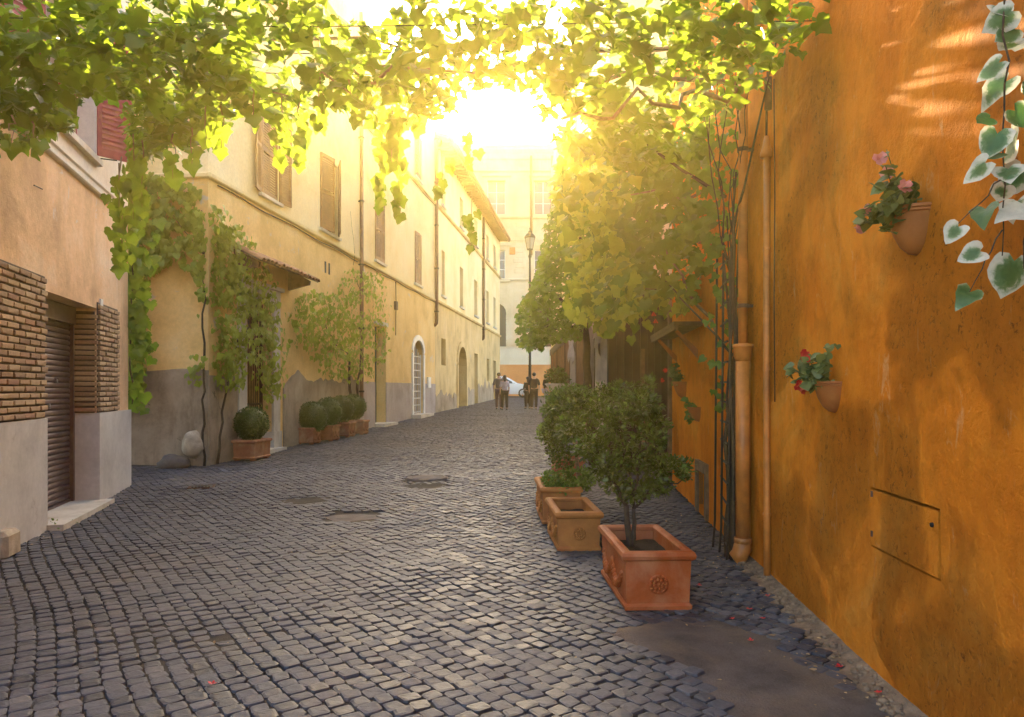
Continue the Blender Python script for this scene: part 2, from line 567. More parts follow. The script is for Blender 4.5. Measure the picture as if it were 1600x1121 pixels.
grid_sheet('ground', M['ground'], lin(-38, 38, 8), lin(-12, 110, 12), lambda x, y: g(y) - .25, 'structure')
street = grid_sheet('street', M['bed'], lin(-10, 8, 36), lin(-7, 71.9, 120), lambda x, y: H(x, y) - .012, 'structure')

# ---- setts: individual stones laid in diagonal courses
PATCH = [gp(*q) for q in ((930, 978), (1010, 966), (1110, 962), (1210, 985), (1300, 1040), (1420, 1112), (1500, 1180), (1180, 1180), (1130, 1110), (1060, 1058), (985, 1010))]
PC = sum(PATCH, Vector()) / len(PATCH)
PATCH2 = [q_ + (PC - q_).normalized() * .14 for q_ in PATCH]
def inside(poly, x, y):
    c = False
    for i in range(len(poly)):
        a, b = poly[i], poly[i - 1]
        if (a.y > y) != (b.y > y) and x < (b.x - a.x) * (y - a.y) / (b.y - a.y) + a.x: c = not c
    return c
COVER = []          # (x, y, half size) of the plates let into the paving
for (px, py, hs) in ((315, 761, .17), (552, 805, .30), (668, 748, .34), (392, 708, .2)):
    q = gp(px, py); COVER.append((q.x, q.y, hs))

def sett_mesh(sx, sy, rr, far=False):
    """one stone: worn pillow top, chamfered sides, uneven outline; returns verts, faces"""
    h = .05
    if far:
        o = [(-sx, -sy), (sx, -sy), (sx, sy), (-sx, sy)]
        o = [(x + rr.uniform(-.007, .007), y + rr.uniform(-.007, .007)) for x, y in o]
        v = [(x, y, -.022) for x, y in o] + [(x * .92, y * .92, .0) for x, y in o] + [(0, 0, .004)]
        f = [(i, (i + 1) % 4, 4 + (i + 1) % 4, 4 + i) for i in range(4)] + [(4 + i, 4 + (i + 1) % 4, 8) for i in range(4)]
        return v, f
    o = []
    for (cx, cy) in ((-1, -1), (1, -1), (1, 1), (-1, 1)):
        jx, jy = rr.uniform(-.007, .007), rr.uniform(-.007, .007)
        c = .2 + rr.random() * .16
        a = (cx * sx + jx, cy * sy + jy)
        if cx * cy > 0: o += [(a[0], a[1] - cy * sy * c), (a[0] - cx * sx * c, a[1])]
        else: o += [(a[0] - cx * sx * c, a[1]), (a[0], a[1] - cy * sy * c)]
    v = []
    for k, z in ((1.0, -h), (1.0, -.009), (.96, -.0005), (.66, .002)):
        for (x, y) in o: v.append((x * k, y * k, z + (rr.uniform(-.0015, .0015) if z > -.01 else 0)))
    v.append((0, 0, .002 + rr.uniform(-.002, .0015)))
    f = []
    for L in range(3):
        for i in range(8): f.append((L * 8 + i, L * 8 + (i + 1) % 8, L * 8 + 8 + (i + 1) % 8, L * 8 + 8 + i))
    for i in range(8): f.append((24 + i, 24 + (i + 1) % 8, 32))
    return v, f

def lay_setts():
    th = rad(-55); ct, st = math.cos(th), math.sin(th)
    pitch = .101
    cells = []
    n = 860
    for j in range(-n, n):
        off = (.5 if j % 2 else 0) + R.uniform(-.2, .2)
        vj = j * pitch
        if abs(vj) > 62: continue
        # u range limited by the street strip
        for i in range(-n, n):
            u = (i + off) * pitch
            x0 = u * ct - vj * st; y0 = u * st + vj * ct
            if y0 < 1.9 or y0 > 56: continue
            if x0 < -10 or x0 > 5.8: continue
            x = x0 + .07 * noise.noise(Vector((x0 * .5, y0 * .5, 0))); y = y0 + .09 * noise.noise(Vector((x0 * .5, y0 * .5, 9)))
            if x < leftX(y) - .05 or x > rightX(min(y, 11)) + (.9 if y > 11 else -.02): continue
            if x < -.62 * y - 1.8: continue
            if y < 12 and inside(PATCH2, x, y) and noise.noise(Vector((x * 3, y * 3, 0))) < .55: continue
            if any(abs(x - cx) < hs and abs(y - cy) < hs for cx, cy, hs in COVER): continue
            # rubble strip beside the ochre wall
            if y < 6.2 and x > rightX(y) - (.16 + .05 * noise.noise(Vector((0, y * 2, 4)))): continue
            cells.append((x, y))
    def vis(c):
        x, y = c
        if y < 2.6: return False
        px = 800 + x / y * F; py = HZ + CZ / y * F
        return -5 < px < 1605 and py < 1118
    inv = [c for c in cells if vis(c)]
    inv.sort(key=lambda c: c[1])
    near = set(inv[:300])
    rr = random.Random(3)
    protos = []
    for k in range(20):
        mb = MB(); mb.smooth = False
        v, f = sett_mesh(.0483 + rr.uniform(-.008, .003), .0482 + rr.uniform(-.005, .002), rr)
        mb.add(v, f)
        protos.append(mb.mesh('sett', M['setts']))
    V = []; FA = []
    for (x, y) in cells:
        z = H(x, y) + rr.gauss(0, .003)
        tilt = Matrix.Rotation(rr.gauss(0, .022), 4, 'X') @ Matrix.Rotation(rr.gauss(0, .022), 4, 'Y')
        m = Matrix.Translation((x, y, z)) @ tilt @ Matrix.Rotation(th + rr.gauss(0, .05), 4, 'Z')
        if (x, y) in near:
            inst('cobblestone', rr.choice(protos), m, street)
            continue
        v, f = sett_mesh(.0483 + rr.uniform(-.008, .003), .0482 + rr.uniform(-.005, .002), rr, far=y > 13)
        b = len(V)
        V.extend([tuple(m @ Vector(q)) for q in v]); FA.extend([tuple(b + i for i in q) for q in f])
    me = bpy.data.meshes.new('cobbles')
    me.from_pydata(V, [], FA); me.materials.append(M['setts'])
    o = bpy.data.objects.new('cobblestones', me); COL.objects.link(o); o.parent = street; o['kind'] = 'stuff'
lay_setts()

# ---- smooth worn concrete patch beside the planter, flush with the setts
mb = MB()
bm = bmesh.new()
vs = []
for i in range(len(PATCH)):
    a, b = PATCH[i - 1], PATCH[i]
    for k in range(7):
        q = a.lerp(b, k / 7)
        vs.append(bm.verts.new((q.x + R.uniform(-.012, .012), q.y + R.uniform(-.012, .012), 0)))
bm.faces.new(vs)
bmesh.ops.triangulate(bm, faces=bm.faces[:])
bmesh.ops.subdivide_edges(bm, edges=bm.edges[:], cuts=2, use_grid_fill=True)
for v in bm.verts:
    inn = inside(PATCH2, v.co.x, v.co.y)
    v.co.z = H(v.co.x, v.co.y) + (.004 if inn else -.010) + .005 * noise.noise(v.co * 5)
bm.verts.index_update()
mb.smooth = True
mb.add([v.co.copy() for v in bm.verts], [[v.index for v in f.verts] for f in bm.faces])
bm.free()
mb.build('concrete_pavement', M['concrete'], kind='structure')

# ---- rubble and mortar strip along the foot of the ochre wall
mb = MB(); mb.smooth = True
for k in range(420):
    y = R.uniform(2.2, 6.4); wd = .17 + .05 * noise.noise(Vector((0, y * 2, 4)))
    x = rightX(y) - abs(R.gauss(0, .5)) * wd
    if x < rightX(y) - wd * 1.25: continue
    s_ = R.uniform(.006, .022)
    mb.ball((x, y, H(x, y) - .01 + .03 * max(0, 1 - (rightX(y) - x) / wd)), (s_ * R.uniform(.8, 1.6), s_ * R.uniform(.8, 1.6), s_ * .7), 5, 3, Matrix.Rotation(R.uniform(0, 3), 3, 'Z'))
ys = lin(2.0, 6.5, 60)
for a, b in zip(ys[:-1], ys[1:]):
    def row(y):
        wd = .2 + .06 * noise.noise(Vector((0, y * 2, 4)))
        X = rightX(y)
        return [Vector((X - wd * t, y, H(X - wd * t, y) - .012 + .04 * (1 - t) ** 2 + .010 * noise.noise(Vector((t * 3, y * 8, 0))))) for t in (-.1, .1, .35, .6, .8, 1)]
    ra, rb = row(a), row(b)
    for i in range(5): mb.quad(ra[i + 1], ra[i], rb[i], rb[i + 1])
mb.build('rubble', M['rubble'], kind='stuff')

# ---- plates let into the paving
def plate(px, py, sx, sy, name, label, cat, mat, rz=0, grate=False):
    q = gp(px, py); z = H(q.x, q.y)
    t = thing(name, (q.x, q.y, z), label, cat, rz=rz)
    mb = MB(); mb.bbox((0, 0, -.012), (sx, sy, .03), .006)
    mb.build('plate', mat, t, local=True)
    mb = MB()
    for s_ in (-1, 1):
        mb.box((s_ * (sx / 2 + .015), 0, -.012), (.03, sy + .06, .034)); mb.box((0, s_ * (sy / 2 + .015), -.012), (sx, .03, .033))
    mb.build('frame', M['rust'] if grate else M['concrete'], t, local=True)
    if grate:
        mb = MB()
        for k in range(6): mb.box(((k - 2.5) * sx / 6.5, 0, .006), (sx / 14, sy * .86, .012))
        mb.build('grate_bars', M['iron'], t, local=True)
    return t
plate(315, 761, .30, .26, 'drain_grate', 'small dark iron drain grate in the cobbles below the old wall guard stone', 'drain', M['iron'], .3, True)
plate(552, 805, .54, .50, 'stone_cover', 'square worn stone cover let into the cobbles in mid street', 'access cover', M['darkstone'], .6)
plate(392, 708, .34, .30, 'drain_grate', 'flat dark iron grate at the foot of the doorway jamb beside the terracotta planter', 'drain', M['iron'], .1, True)
q = gp(668, 748); z = H(q.x, q.y) - .008
t = thing('manhole_cover', (q.x, q.y, z), 'round dark manhole cover ringed by raised cobbles in mid street', 'manhole')
mb = MB(); mb.lathe([(0, .006), (.24, .006), (.26, .0), (.26, -.03)], 24); mb.build('cover', M['darkstone'], t, local=True)
mb = MB(); mb.lathe([(.265, -.03), (.265, .004), (.33, .002), (.34, -.03)], 24); mb.build('ring', M['darkstone'], t, local=True)

# ------------------------------------------------------------------ facades
class Fc:
    def __init__(s, x, y, ux, uy, side):
        s.O = Vector((x, y, 0)); s.u = Vector((ux, uy, 0)).normalized()
        s.n = Vector((s.u.y, -s.u.x, 0)) * side       # outward, towards the street
    def p(s, a, z, d=0): 
        q = s.O + s.u * a + s.n * d
        return Vector((q.x, q.y, z))
    def aY(s, Y): return (Y - s.O.y) / s.u.y
    def aPx(s, px):
        k = (px - 800) / F
        return (k * s.O.y - s.O.x) / (s.u.x - k * s.u.y)
    def gz(s, a): return g(s.O.y + s.u.y * a)
    def box(s, mb, a0, a1, z0, z1, d0, d1):
        mb.hexa([s.p(a, z, d) for z in (z0, z1) for d in (d0, d1) for a in (a0, a1)])
        return mb
    def M(s, a, z, d=0):
        q = s.p(a, z, d)
        return Matrix(((s.u.x, s.n.x, 0, q.x), (s.u.y, s.n.y, 0, q.y), (0, 0, 1, q.z), (0, 0, 0, 1)))

def arcpts(a0, a1, z1, n=8):
    r = (a1 - a0) / 2; c = (a0 + a1) / 2
    return [(c - r * math.cos(math.pi * k / n), z1 - r + r * math.sin(math.pi * k / n)) for k in range(n + 1)]

def segpts(a0, a1, z1, rise, n=8):
    c = (a0 + a1) / 2; hw = (a1 - a0) / 2
    return [(c - hw * math.cos(math.pi * k / n), z1 - rise + rise * math.sin(math.pi * k / n)) for k in range(n + 1)]

def wall(mb, fc, a0, a1, z0, z1, ops=(), d=0.0, depth=.3, step=None, jit=0, fine=0):
    """front face with real openings and their reveals; ops: (a0, a1, z0, z1, rise, depth)"""
    A = {a0, a1}; Z = {z0, z1}
    for o in ops: A |= {o[0], o[1]}; Z |= {o[2], o[3]}
    if step:
        n = int((a1 - a0) / step); A |= {a0 + (a1 - a0) * i / n for i in range(1, n)}
        n = max(1, int((z1 - z0) / step)); Z |= {z0 + (z1 - z0) * i / n for i in range(1, n)}
    A = sorted(A); Z = sorted(Z)
    def q(a, z): 
        w = jit * (noise.noise(Vector((a * .7, z * .7, fc.O.x))) + .4 * noise.noise(Vector((a * 2.3, z * 2.3, fc.O.x)))) if jit else 0
        if fine: w += fine * (noise.noise(Vector((a * 7, z * 7, 2))) + .6 * noise.noise(Vector((a * 15, z * 15, 5))))
        return fc.p(a, z, d + w)
    for i in range(len(A) - 1):
        for j in range(len(Z) - 1):
            ca, cz = (A[i] + A[i + 1]) / 2, (Z[j] + Z[j + 1]) / 2
            if A[i + 1] - A[i] < 1e-6 or Z[j + 1] - Z[j] < 1e-6: continue
            if any(o[0] < ca < o[1] and o[2] < cz < o[3] for o in ops): continue
            mb.quad(q(A[i], Z[j]), q(A[i + 1], Z[j]), q(A[i + 1], Z[j + 1]), q(A[i], Z[j + 1]))
    for o in ops:
        b0, b1, c0, c1 = o[:4]; rise = o[4] if len(o) > 4 else 0; dp = o[5] if len(o) > 5 else depth
        if rise:
            ps = segpts(b0, b1, c1, rise)
            for k in range(len(ps) - 1):
                (x0, y0), (x1, y1) = ps[k], ps[k + 1]
                mb.quad(fc.p(x0, y0, d), fc.p(x1, y1, d), fc.p(x1, c1, d), fc.p(x0, c1, d))
                mb.quad(fc.p(x0, y0, d), fc.p(x1, y1, d), fc.p(x1, y1, d - dp), fc.p(x0, y0, d - dp))
            top = c1 - rise
        else:
            mb.quad(fc.p(b0, c1, d), fc.p(b1, c1, d), fc.p(b1, c1, d - dp), fc.p(b0, c1, d - dp)); top = c1
        for b in (b0, b1): mb.quad(fc.p(b, c0, d), fc.p(b, top, d), fc.p(b, top, d - dp), fc.p(b, c0, d - dp))
        mb.quad(fc.p(b0, c0, d), fc.p(b1, c0, d), fc.p(b1, c0, d - dp), fc.p(b0, c0, d - dp))
    return mb

def shell(fc, a0, a1, z0, z1, back, thick=.5):
    """the rest of the building behind the front wall: sides, back, top and an inner wall that closes the openings"""
    mb = MB()
    mb.quad(fc.p(a0, z0, 0), fc.p(a0, z1, 0), fc.p(a0, z1, -back), fc.p(a0, z0, -back))
    mb.quad(fc.p(a1, z0, 0), fc.p(a1, z1, 0), fc.p(a1, z1, -back), fc.p(a1, z0, -back))
    mb.quad(fc.p(a0, z0, -back), fc.p(a1, z0, -back), fc.p(a1, z1, -back), fc.p(a0, z1, -back))
    mb.quad(fc.p(a0, z1, 0), fc.p(a1, z1, 0), fc.p(a1, z1, -back), fc.p(a0, z1, -back))
    mb.quad(fc.p(a0 + .01, z0, -thick), fc.p(a1 - .01, z0, -thick), fc.p(a1 - .01, z1 - .01, -thick), fc.p(a0 + .01, z1 - .01, -thick))
    return mb

def window(par, fc, a0, a1, z0, z1, depth=.16, rise=0, bars=(1, 2), mat='wframe'):
    """casement: frame with meeting stile and glazing bars; each pane a sub-part"""
    mb = MB(); t = .055; d1 = -depth; d0 = -depth - .05
    zt = z1 - rise * .0
    fc.box(mb, a0, a0 + t, z0, zt, d0, d1); fc.box(mb, a1 - t, a1, z0, zt, d0, d1)
    fc.box(mb, a0 + t, a1 - t, z0, z0 + t, d0, d1 - .002); fc.box(mb, a0 + t, a1 - t, zt - t, zt, d0, d1 - .002)
    na, nz = bars
    for k in range(1, na + 1):
        c = a0 + (a1 - a0) * k / (na + 1); fc.box(mb, c - .03, c + .03, z0 + t, zt - t, d0, d1 - .004)
    for k in range(1, nz + 1):
        c = z0 + (zt - z0) * k / (nz + 1); fc.box(mb, a0 + t, a1 - t, c - .02, c + .02, d0 + .004, d1 - .008)
    fr = mb.build('window', M[mat], par)
    ga = lin(a0, a1, na + 1); gz = lin(z0, zt, nz + 1)
    for i in range(na + 1):
        for j in range(nz + 1):
            mb = MB(); fc.box(mb, ga[i], ga[i + 1], gz[j], gz[j + 1], d0 + .018, d0 + .028)
            mb.build('pane', M['glass'], fr)
    return fr

def shutter(par, fc, a0, wdt, z0, z1, ang, sgn, mat, single_slats=False, n=None, rails=(0.5,)):
    """louvred leaf hinged at a0; ang 0 = closed across the opening (towards sgn), pi = folded back on the wall"""
    hinge = fc.p(a0, 0, .02)
    dirv = fc.u * (sgn * math.cos(ang)) + fc.n * math.sin(ang)
    nv = Vector((dirv.y, -dirv.x, 0))
    t = .035
    def bx(mb, s0, s1, c0, c1, e0, e1):
        mb.hexa([Vector((hinge.x, hinge.y, 0)) + dirv * s + nv * e + Vector((0, 0, z)) for z in (c0, c1) for e in (e0, e1) for s in (s0, s1)])
    mb = MB(); fw = .06
    bx(mb, 0.004, fw, z0, z1, -t / 2, t / 2); bx(mb, wdt - fw, wdt, z0, z1, -t / 2, t / 2)
    bx(mb, fw, wdt - fw, z0, z0 + .1, -t / 2 + .002, t / 2 - .002); bx(mb, fw, wdt - fw, z1 - .08, z1, -t / 2 + .002, t / 2 - .002)
    for r_ in rails:
        zc = z0 + (z1 - z0) * r_
        bx(mb, fw, wdt - fw, zc - .035, zc + .035, -t / 2 + .002, t / 2 - .002)
    leaf = mb.build('shutter', mat, par)
    n = n or int((z1 - z0 - .2) / .055)
    sm = MB()
    for k in range(n):
        zc = z0 + .1 + (z1 - z0 - .18) * (k + .5) / n
        if any(abs(zc - (z0 + (z1 - z0) * r_)) < .05 for r_ in rails): continue
        hh = (z1 - z0 - .18) / n * .55
        tgt = MB() if single_slats else sm
        c = []
        for z, e in ((zc - hh, .016), (zc + hh, -.016)):
            for dz in (-.004, .004):
                for s in (fw - .004, wdt - fw + .004):
                    c.append(Vector((hinge.x, hinge.y, 0)) + dirv * s + nv * e + Vector((0, 0, z + dz)))
        tgt.hexa(c)
        if single_slats: tgt.build('slat', mat, leaf)
    if not single_slats: sm.build('slats', mat, leaf, kind='stuff')
    return leaf

def moulding(par, fc, a0, a1, prof, mat, name='string_course', cap=True):
    """prof: list of (d, z) from bottom to top"""
    mb = MB()
    for (d0, z0), (d1, z1) in zip(prof[:-1], prof[1:]):
        mb.quad(fc.p(a0, z0, d0), fc.p(a1, z0, d0), fc.p(a1, z1, d1), fc.p(a0, z1, d1))
    if cap:
        for a in (a0, a1): mb.add([fc.p(a, z, d) for d, z in prof] , [tuple(range(len(prof)))])
    return mb.build(name, mat, par)

# ================================================================== peach building with the roller shutter (near left)
LF = Fc(-3.49, 2.0, -.25, 1.0, 1)
a1L = LF.aY(11.0)
peach = thing('corner_building', LF.p(a1L / 2, 0), 'peach plastered building with brown roller shutter, thin brick panels and red window shutters', 'building')
aS0, aS1 = LF.aY(7.72), LF.aY(9.51)
aW0, aW1 = LF.aY(8.25), LF.aY(9.42)
zS = 2.54
mb = MB(); wall(mb, LF, 0, a1L, -.3, 4.03, [(aS0, aS1, -.3, zS, 0, .34)], step=.35, jit=.012); mb.build('wall', M['pink'], peach)
mb = MB(); wall(mb, LF, 0, a1L, 4.03, 9.0, [(aW0, aW1, 4.46, 6.3, 0, .3)], step=.6, jit=.006); mb.build('upper_wall', M['whitewash'], peach)
shell(LF, 0, a1L, -.3, 9.0, 6.0, .55).build('house_shell', M['pink'], peach)
moulding(peach, LF, -.02, a1L + .02, [(0, 4.00), (.035, 4.01), (.05, 4.03), (.05, 4.075), (.02, 4.085), (.02, 4.13), (.045, 4.145), (.045, 4.17), (0, 4.19)], M['whitewash'])
mb = MB(); LF.box(mb, aW0 - .12, aW1 + .12, 4.38, 4.455, -.25, .07); mb.build('window_sill', M['stone'], peach)
for a0, a1 in ((aW0 - .13, aW0 - .002), (aW1 + .002, aW1 + .13)):
    mb = MB(); LF.box(mb, a0, a1, 4.46, 6.4, -.02, .022); mb.build('window_surround', M['wframe'], peach)
window(peach, LF, aW0, aW1, 4.46, 6.3, .2, 0, (1, 2), 'redwood')
shutter(peach, LF, aW1 + .02, .47, 4.50, 6.3, rad(128), -1, M['redwood'], True, 24)
shutter(peach, LF, aW0 - .02, .5, 4.50, 6.3, rad(165), 1, M['redwood'], True, 24)
mb = MB(); mb.tube([LF.p(aW1 + .05, 4.47, .02), LF.p(aW1 + .10, 4.47, .24)], .008, 6); mb.build('shutter_stay', M['iron'], peach)
# second red-shuttered window, nearer the camera
mb = MB(); 
shutter(peach, LF, LF.aY(6.55), .5, 4.50, 6.3, rad(150), -1, M['redwood'], True, 24)
# grey marble plinth slabs
for a0, a1 in ((0, 2.1), (2.104, LF.aY(6.4)), (LF.aY(6.4) + .004, aS0 + .012), (aS1 - .012, a1L + .03)):
    mb = MB(); LF.box(mb, a0, a1, -.3, 1.19, -.02, .04); mb.build('plinth_slab', M['marble'], peach)
mb = MB(); LF.box(mb, aS1 - .010, aS1 + .01, -.3, 1.188, -.33, -.021); mb.build('plinth_slab', M['marble'], peach)
mb = MB(); LF.box(mb, aS0 - .01, aS0 + .010, -.3, 1.188, -.33, -.021); mb.build('plinth_slab', M['marble'], peach)
# brick panels: every thin brick its own piece in a recessed mortar bed
for a0, a1, zt in ((LF.aY(6.0), aS0 + .02, 2.68), (aS1 + .006, LF.aY(10.42), 2.62)):
    mb = MB(); LF.box(mb, a0 - .005, a1, 1.192, zt, -.02, .012); mb.build('mortar_bed', M['mortar'], peach)
mb = MB(); LF.box(mb, aS1 - .012, aS1 + .01, 1.192, 2.5, -.30, -.021); mb.build('mortar_bed', M['mortar'], peach)
bp = []
for k in range(6):
    mb = MB(); mb.bbox((0, 0, 0), (.25, .045, .050), .007); mb2 = mb
    mb.v = [(x + R.uniform(-.004, .004), y + R.uniform(-.004, .004), z + R.uniform(-.003, .003)) for x, y, z in mb.v]
    bp.append(mb.mesh('brick', M['brick']))
rowh = .0665
for a0, a1, zt in ((LF.aY(6.0), aS0 + .02, 2.68), (aS1 + .006, LF.aY(10.42), 2.62)):
    nrow = int((zt - 1.2) / rowh)
    for j in range(nrow):
        z = 1.20 + (j + .5) * rowh
        a = a0 + (0 if j % 2 else -.13)
        while a < a1 - .03:
            b0 = max(a, a0); b1 = min(a + .256, a1 + (.0 if j % 2 else -.01))
            if b1 - b0 > .05:
                m = LF.M((b0 + b1) / 2, z, .018 + R.uniform(-.005, .006)) @ Matrix.Rotation(R.gauss(0, .008), 4, 'Y') @ Matrix.Diagonal(((b1 - b0 - .01) / .25, 1, R.uniform(.93, 1.04), 1))
                inst('brick', R.choice(bp), m, peach)
            a += .268
rl = Matrix.Rotation(rad(90), 4, 'Z')
for j in range(19):
    z = 1.20 + (j + .5) * rowh
    m = LF.M(aS1 - .018, z, -.138 + R.uniform(-.004, .004)) @ rl @ Matrix.Diagonal((1.2, 1, 1, 1))
    inst('brick', R.choice(bp), m, peach)
# roller shutter: curved slats one by one between side guides
rs = MB()
for a in (aS0, aS1 - .06): LF.box(rs, a, a + .06, 0.0, zS - .02, -.335, -.25)
LF.box(rs, aS0 + .06, aS1 - .06, zS - .22, zS - .004, -.336, -.22)
roller = rs.build('roller_shutter', M['rollmetal'], peach)
ns = 33; zb, zt = .10, zS - .22; sh = (zt - zb) / ns
mb = MB(); mb.smooth = False
prof = [(.0, 0), (.014, .12), (.020, .35), (.018, .7), (.006, .92), (0, 1)]
wd = (aS1 - aS0) - .12
vs = []
for (dd, zz) in prof:
    for e in (-wd / 2, wd / 2): vs.append((e, dd, zz * sh))
mb.add(vs, [(2 * i, 2 * i + 1, 2 * i + 3, 2 * i + 2) for i in range(5)])
slat = mb.mesh('slat', M['rollmetal'])
for k in range(ns): inst('slat', slat, LF.M((aS0 + aS1) / 2, zb + k * sh, -.31), roller)
mb = MB(); LF.box(mb, aS0 + .06, aS1 - .06, .02, .10, -.33, -.28); mb.build('bottom_rail', M['rollmetal'], roller)
for (ya, za) in ((8.35, 1.28), (8.72, 1.30), (8.95, 1.60)):
    mb = MB(); LF.box(mb, LF.aY(ya) - .025, LF.aY(ya) + .025, za - .03, za + .03, -.295, -.268); mb.build('lock_plate', M['rim'], roller)
mb = MB(); LF.box(mb, aS0 - .02, aS1 + .05, -.3, .07, -.34, .20)
mb.build('doorstep', M['stone'], peach)
mb = MB(); LF.box(mb, LF.aY(9.62), LF.aY(9.72), 2.50, 2.68, .0, .02); mb.build('number_plate', M['wframe'], peach)
mb = MB(); mb.tube([LF.p(LF.aY(7.4), 3.55, .03), LF.p(LF.aY(7.62), 3.57, .03)], .006, 5); mb.build('wall_bracket', M['iron'], peach)

# guard stones at wall feet
def rock(name, c, size, mat, label, cat, seed, flat=.0):
    mb = MB(); mb.smooth = True
    mb.ball((0, 0, 0), (1, 1, 1), 16, 10)
    vs = []
    for v in mb.v:
        p = Vector(v); k = 1 + .22 * noise.noise(p * 1.3 + Vector((seed, 0, 0))) + .08 * noise.noise(p * 3.5 + Vector((seed, 4, 0)))
        q_ = [max(-.8, min(.8, p[i] * 1.15)) * k for i in range(3)] if flat else [p[i] * k for i in range(3)]
        vs.append((q_[0] * size[0], q_[1] * size[1], q_[2] * size[2]))
    mb.v = [(x + c[0], y + c[1], z + c[2]) for x, y, z in vs]
    return tag(mb.build(name, mat, loc=c), label, cat)
q = gp(2, 872)
mb = MB(); bm_ = Matrix.Rotation(.25, 3, 'Z')
mb.bbox((0, 0, .10), (.30, .34, .26), .04, bm_)
mb.v = [(x * (1 - .12 * z) + .012 * noise.noise(Vector((x * 9, y * 9, z * 9))) + q.x - .10, y * (1 - .12 * z) + q.y + .08, z + .012 * noise.noise(Vector((x * 7, y * 7, z * 7 + 5)))) for x, y, z in mb.v]
tag(mb.build('guard_stone', M['boulder'], loc=(q.x - .1, q.y + .08, 0)), 'squat worn stone block at the foot of the marble plinth', 'guard stone')
# ================================================================== long cream building group on the left (three joined houses)
AF = Fc(-7.10 + .113 * 13.5, 13.5, .113, 1.0, 1)
aA1, aB1, aC1 = AF.aPx(560), AF.aPx(680), AF.aPx(781)
ZS = 5.43
SF = Fc(AF.O.x, AF.O.y, -1.0, .113, -1)          # the end wall of the first house, facing down the street
def ap(px): return AF.aPx(px)

# ---- first house
ochre = thing('ochre_house', AF.p(4, 0), 'cream and ochre house covered in climbers with a tiled hood over its doorway', 'building')
dA0, dA1 = AF.aY(14.92), AF.aY(16.15)
w1 = (AF.aY(15.62), AF.aY(16.5)); w2 = (AF.aY(19.0), AF.aY(20.3)); w0 = (AF.aY(21.2), AF.aY(21.3))
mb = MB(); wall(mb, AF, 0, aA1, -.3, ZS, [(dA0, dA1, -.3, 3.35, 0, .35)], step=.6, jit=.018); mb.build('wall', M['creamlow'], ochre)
mb = MB(); wall(mb, AF, 0, aA1, ZS, 13.0, [(w1[0], w1[1], 5.66, 7.62, 0, .25), (w2[0], w2[1], 5.66, 7.62, 0, .25), (w1[0], w1[1], 9.9, 11.8, 0, .25), (w2[0], w2[1], 9.9, 11.8, 0, .25)]); mb.build('upper_wall', M['cream'], ochre)
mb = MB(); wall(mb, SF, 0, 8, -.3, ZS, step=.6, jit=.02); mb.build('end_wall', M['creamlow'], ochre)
mb = MB(); wall(mb, SF, 0, 8, ZS, 13.0); mb.build('upper_end_wall', M['cream'], ochre)
shell(AF, .02, aA1, -.3, 13.0, 8.0, .5).build('house_shell', M['cream'], ochre)
PR = [(0, 0), (.05, .012), (.07, .03), (.08, .09), (.03, .11), (0, .13)]
moulding(ochre, AF, -.05, aA1, [(d, ZS - .07 + z) for d, z in PR], M['cream'])
moulding(ochre, SF, -.05, 8, [(d, ZS - .075 + z) for d, z in PR], M['cream'])
# patched grey render dado with an uneven upper edge
def dado(par, fc, a0, a1, top, mat, d=.02, wob=.12, seed=0, name='dado'):
    mb = MB(); n = max(2, int((a1 - a0) / .16))
    pts = [(a, top + wob * noise.noise(Vector((a * 1.1, seed, 0))) + wob * .35 * noise.noise(Vector((a * 5, seed, 3)))) for a in lin(a0, a1, n)]
    for (x0, t0), (x1, t1) in zip(pts[:-1], pts[1:]):
        mb.quad(fc.p(x0, -.3, d), fc.p(x1, -.3, d), fc.p(x1, t1, d), fc.p(x0, t0, d))
        mb.quad(fc.p(x0, t0, d), fc.p(x1, t1, d), fc.p(x1, t1, -.03), fc.p(x0, t0, -.03))
    for (x, tt) in (pts[0], pts[-1]): mb.quad(fc.p(x, -.3, d), fc.p(x, tt, d), fc.p(x, tt, -.03), fc.p(x, -.3, -.03))
    return mb.build(name, mat, par)
dado(ochre, SF, 0, 8, 1.84, M['dado'], .03, .07, 5)
dado(ochre, AF, 0.0, dA0 - .36, 1.75, M['dado'], .03, .16, 2)
dado(ochre, AF, dA1 + .60, aA1, 1.75, M['dado'], .028, .30, 8)
# stone doorway
for a0, a1 in ((dA0 - .34, dA0), (dA1, dA1 + .34)):
    mb = MB(); AF.box(mb, a0, a1, -.3, 3.36, -.30, .05); mb.build('door_jamb', M['stone'], ochre)
    mb = MB(); AF.box(mb, a0 - .03, a1 + .03, -.3, .42 + AF.gz(a0), -.28, .075); mb.build('jamb_base', M['stone'], ochre)
mb = MB(); AF.box(mb, dA0 - .34, dA1 + .34, 3.362, 3.66, -.30, .055); AF.box(mb, dA0 - .42, dA1 + .42, 3.662, 3.74, -.05, .12); mb.build('door_lintel', M['stone'], ochre)
mb = MB(); AF.box(mb, dA0 - .3, dA1 + .3, -.2, AF.gz(dA0) + .09, -.30, .22); mb.build('doorstep', M['stone'], ochre)
gt = MB(); AF.box(gt, dA0, dA0 + .05, .15, 3.355, -.24, -.20); AF.box(gt, dA1 - .05, dA1, .15, 3.355, -.24, -.20)
for z in (.22, 1.15, 2.5, 3.3): AF.box(gt, dA0 + .05, dA1 - .05, z, z + .05, -.238, -.202)
gate = gt.build('gate', M['rust'], ochre)
for k in range(11):
    a = dA0 + .06 + (dA1 - dA0 - .12) * (k + .5) / 11
    mb = MB(); mb.tube([AF.p(a, .2, -.22), AF.p(a, 3.32, -.22)], .011, 6); mb.build('gate_bar', M['rust'], gate)
mb = MB(); AF.box(mb, dA0, dA1, 0, 3.355, -.345, -.31); mb.build('door', M['brownwood'], ochre)
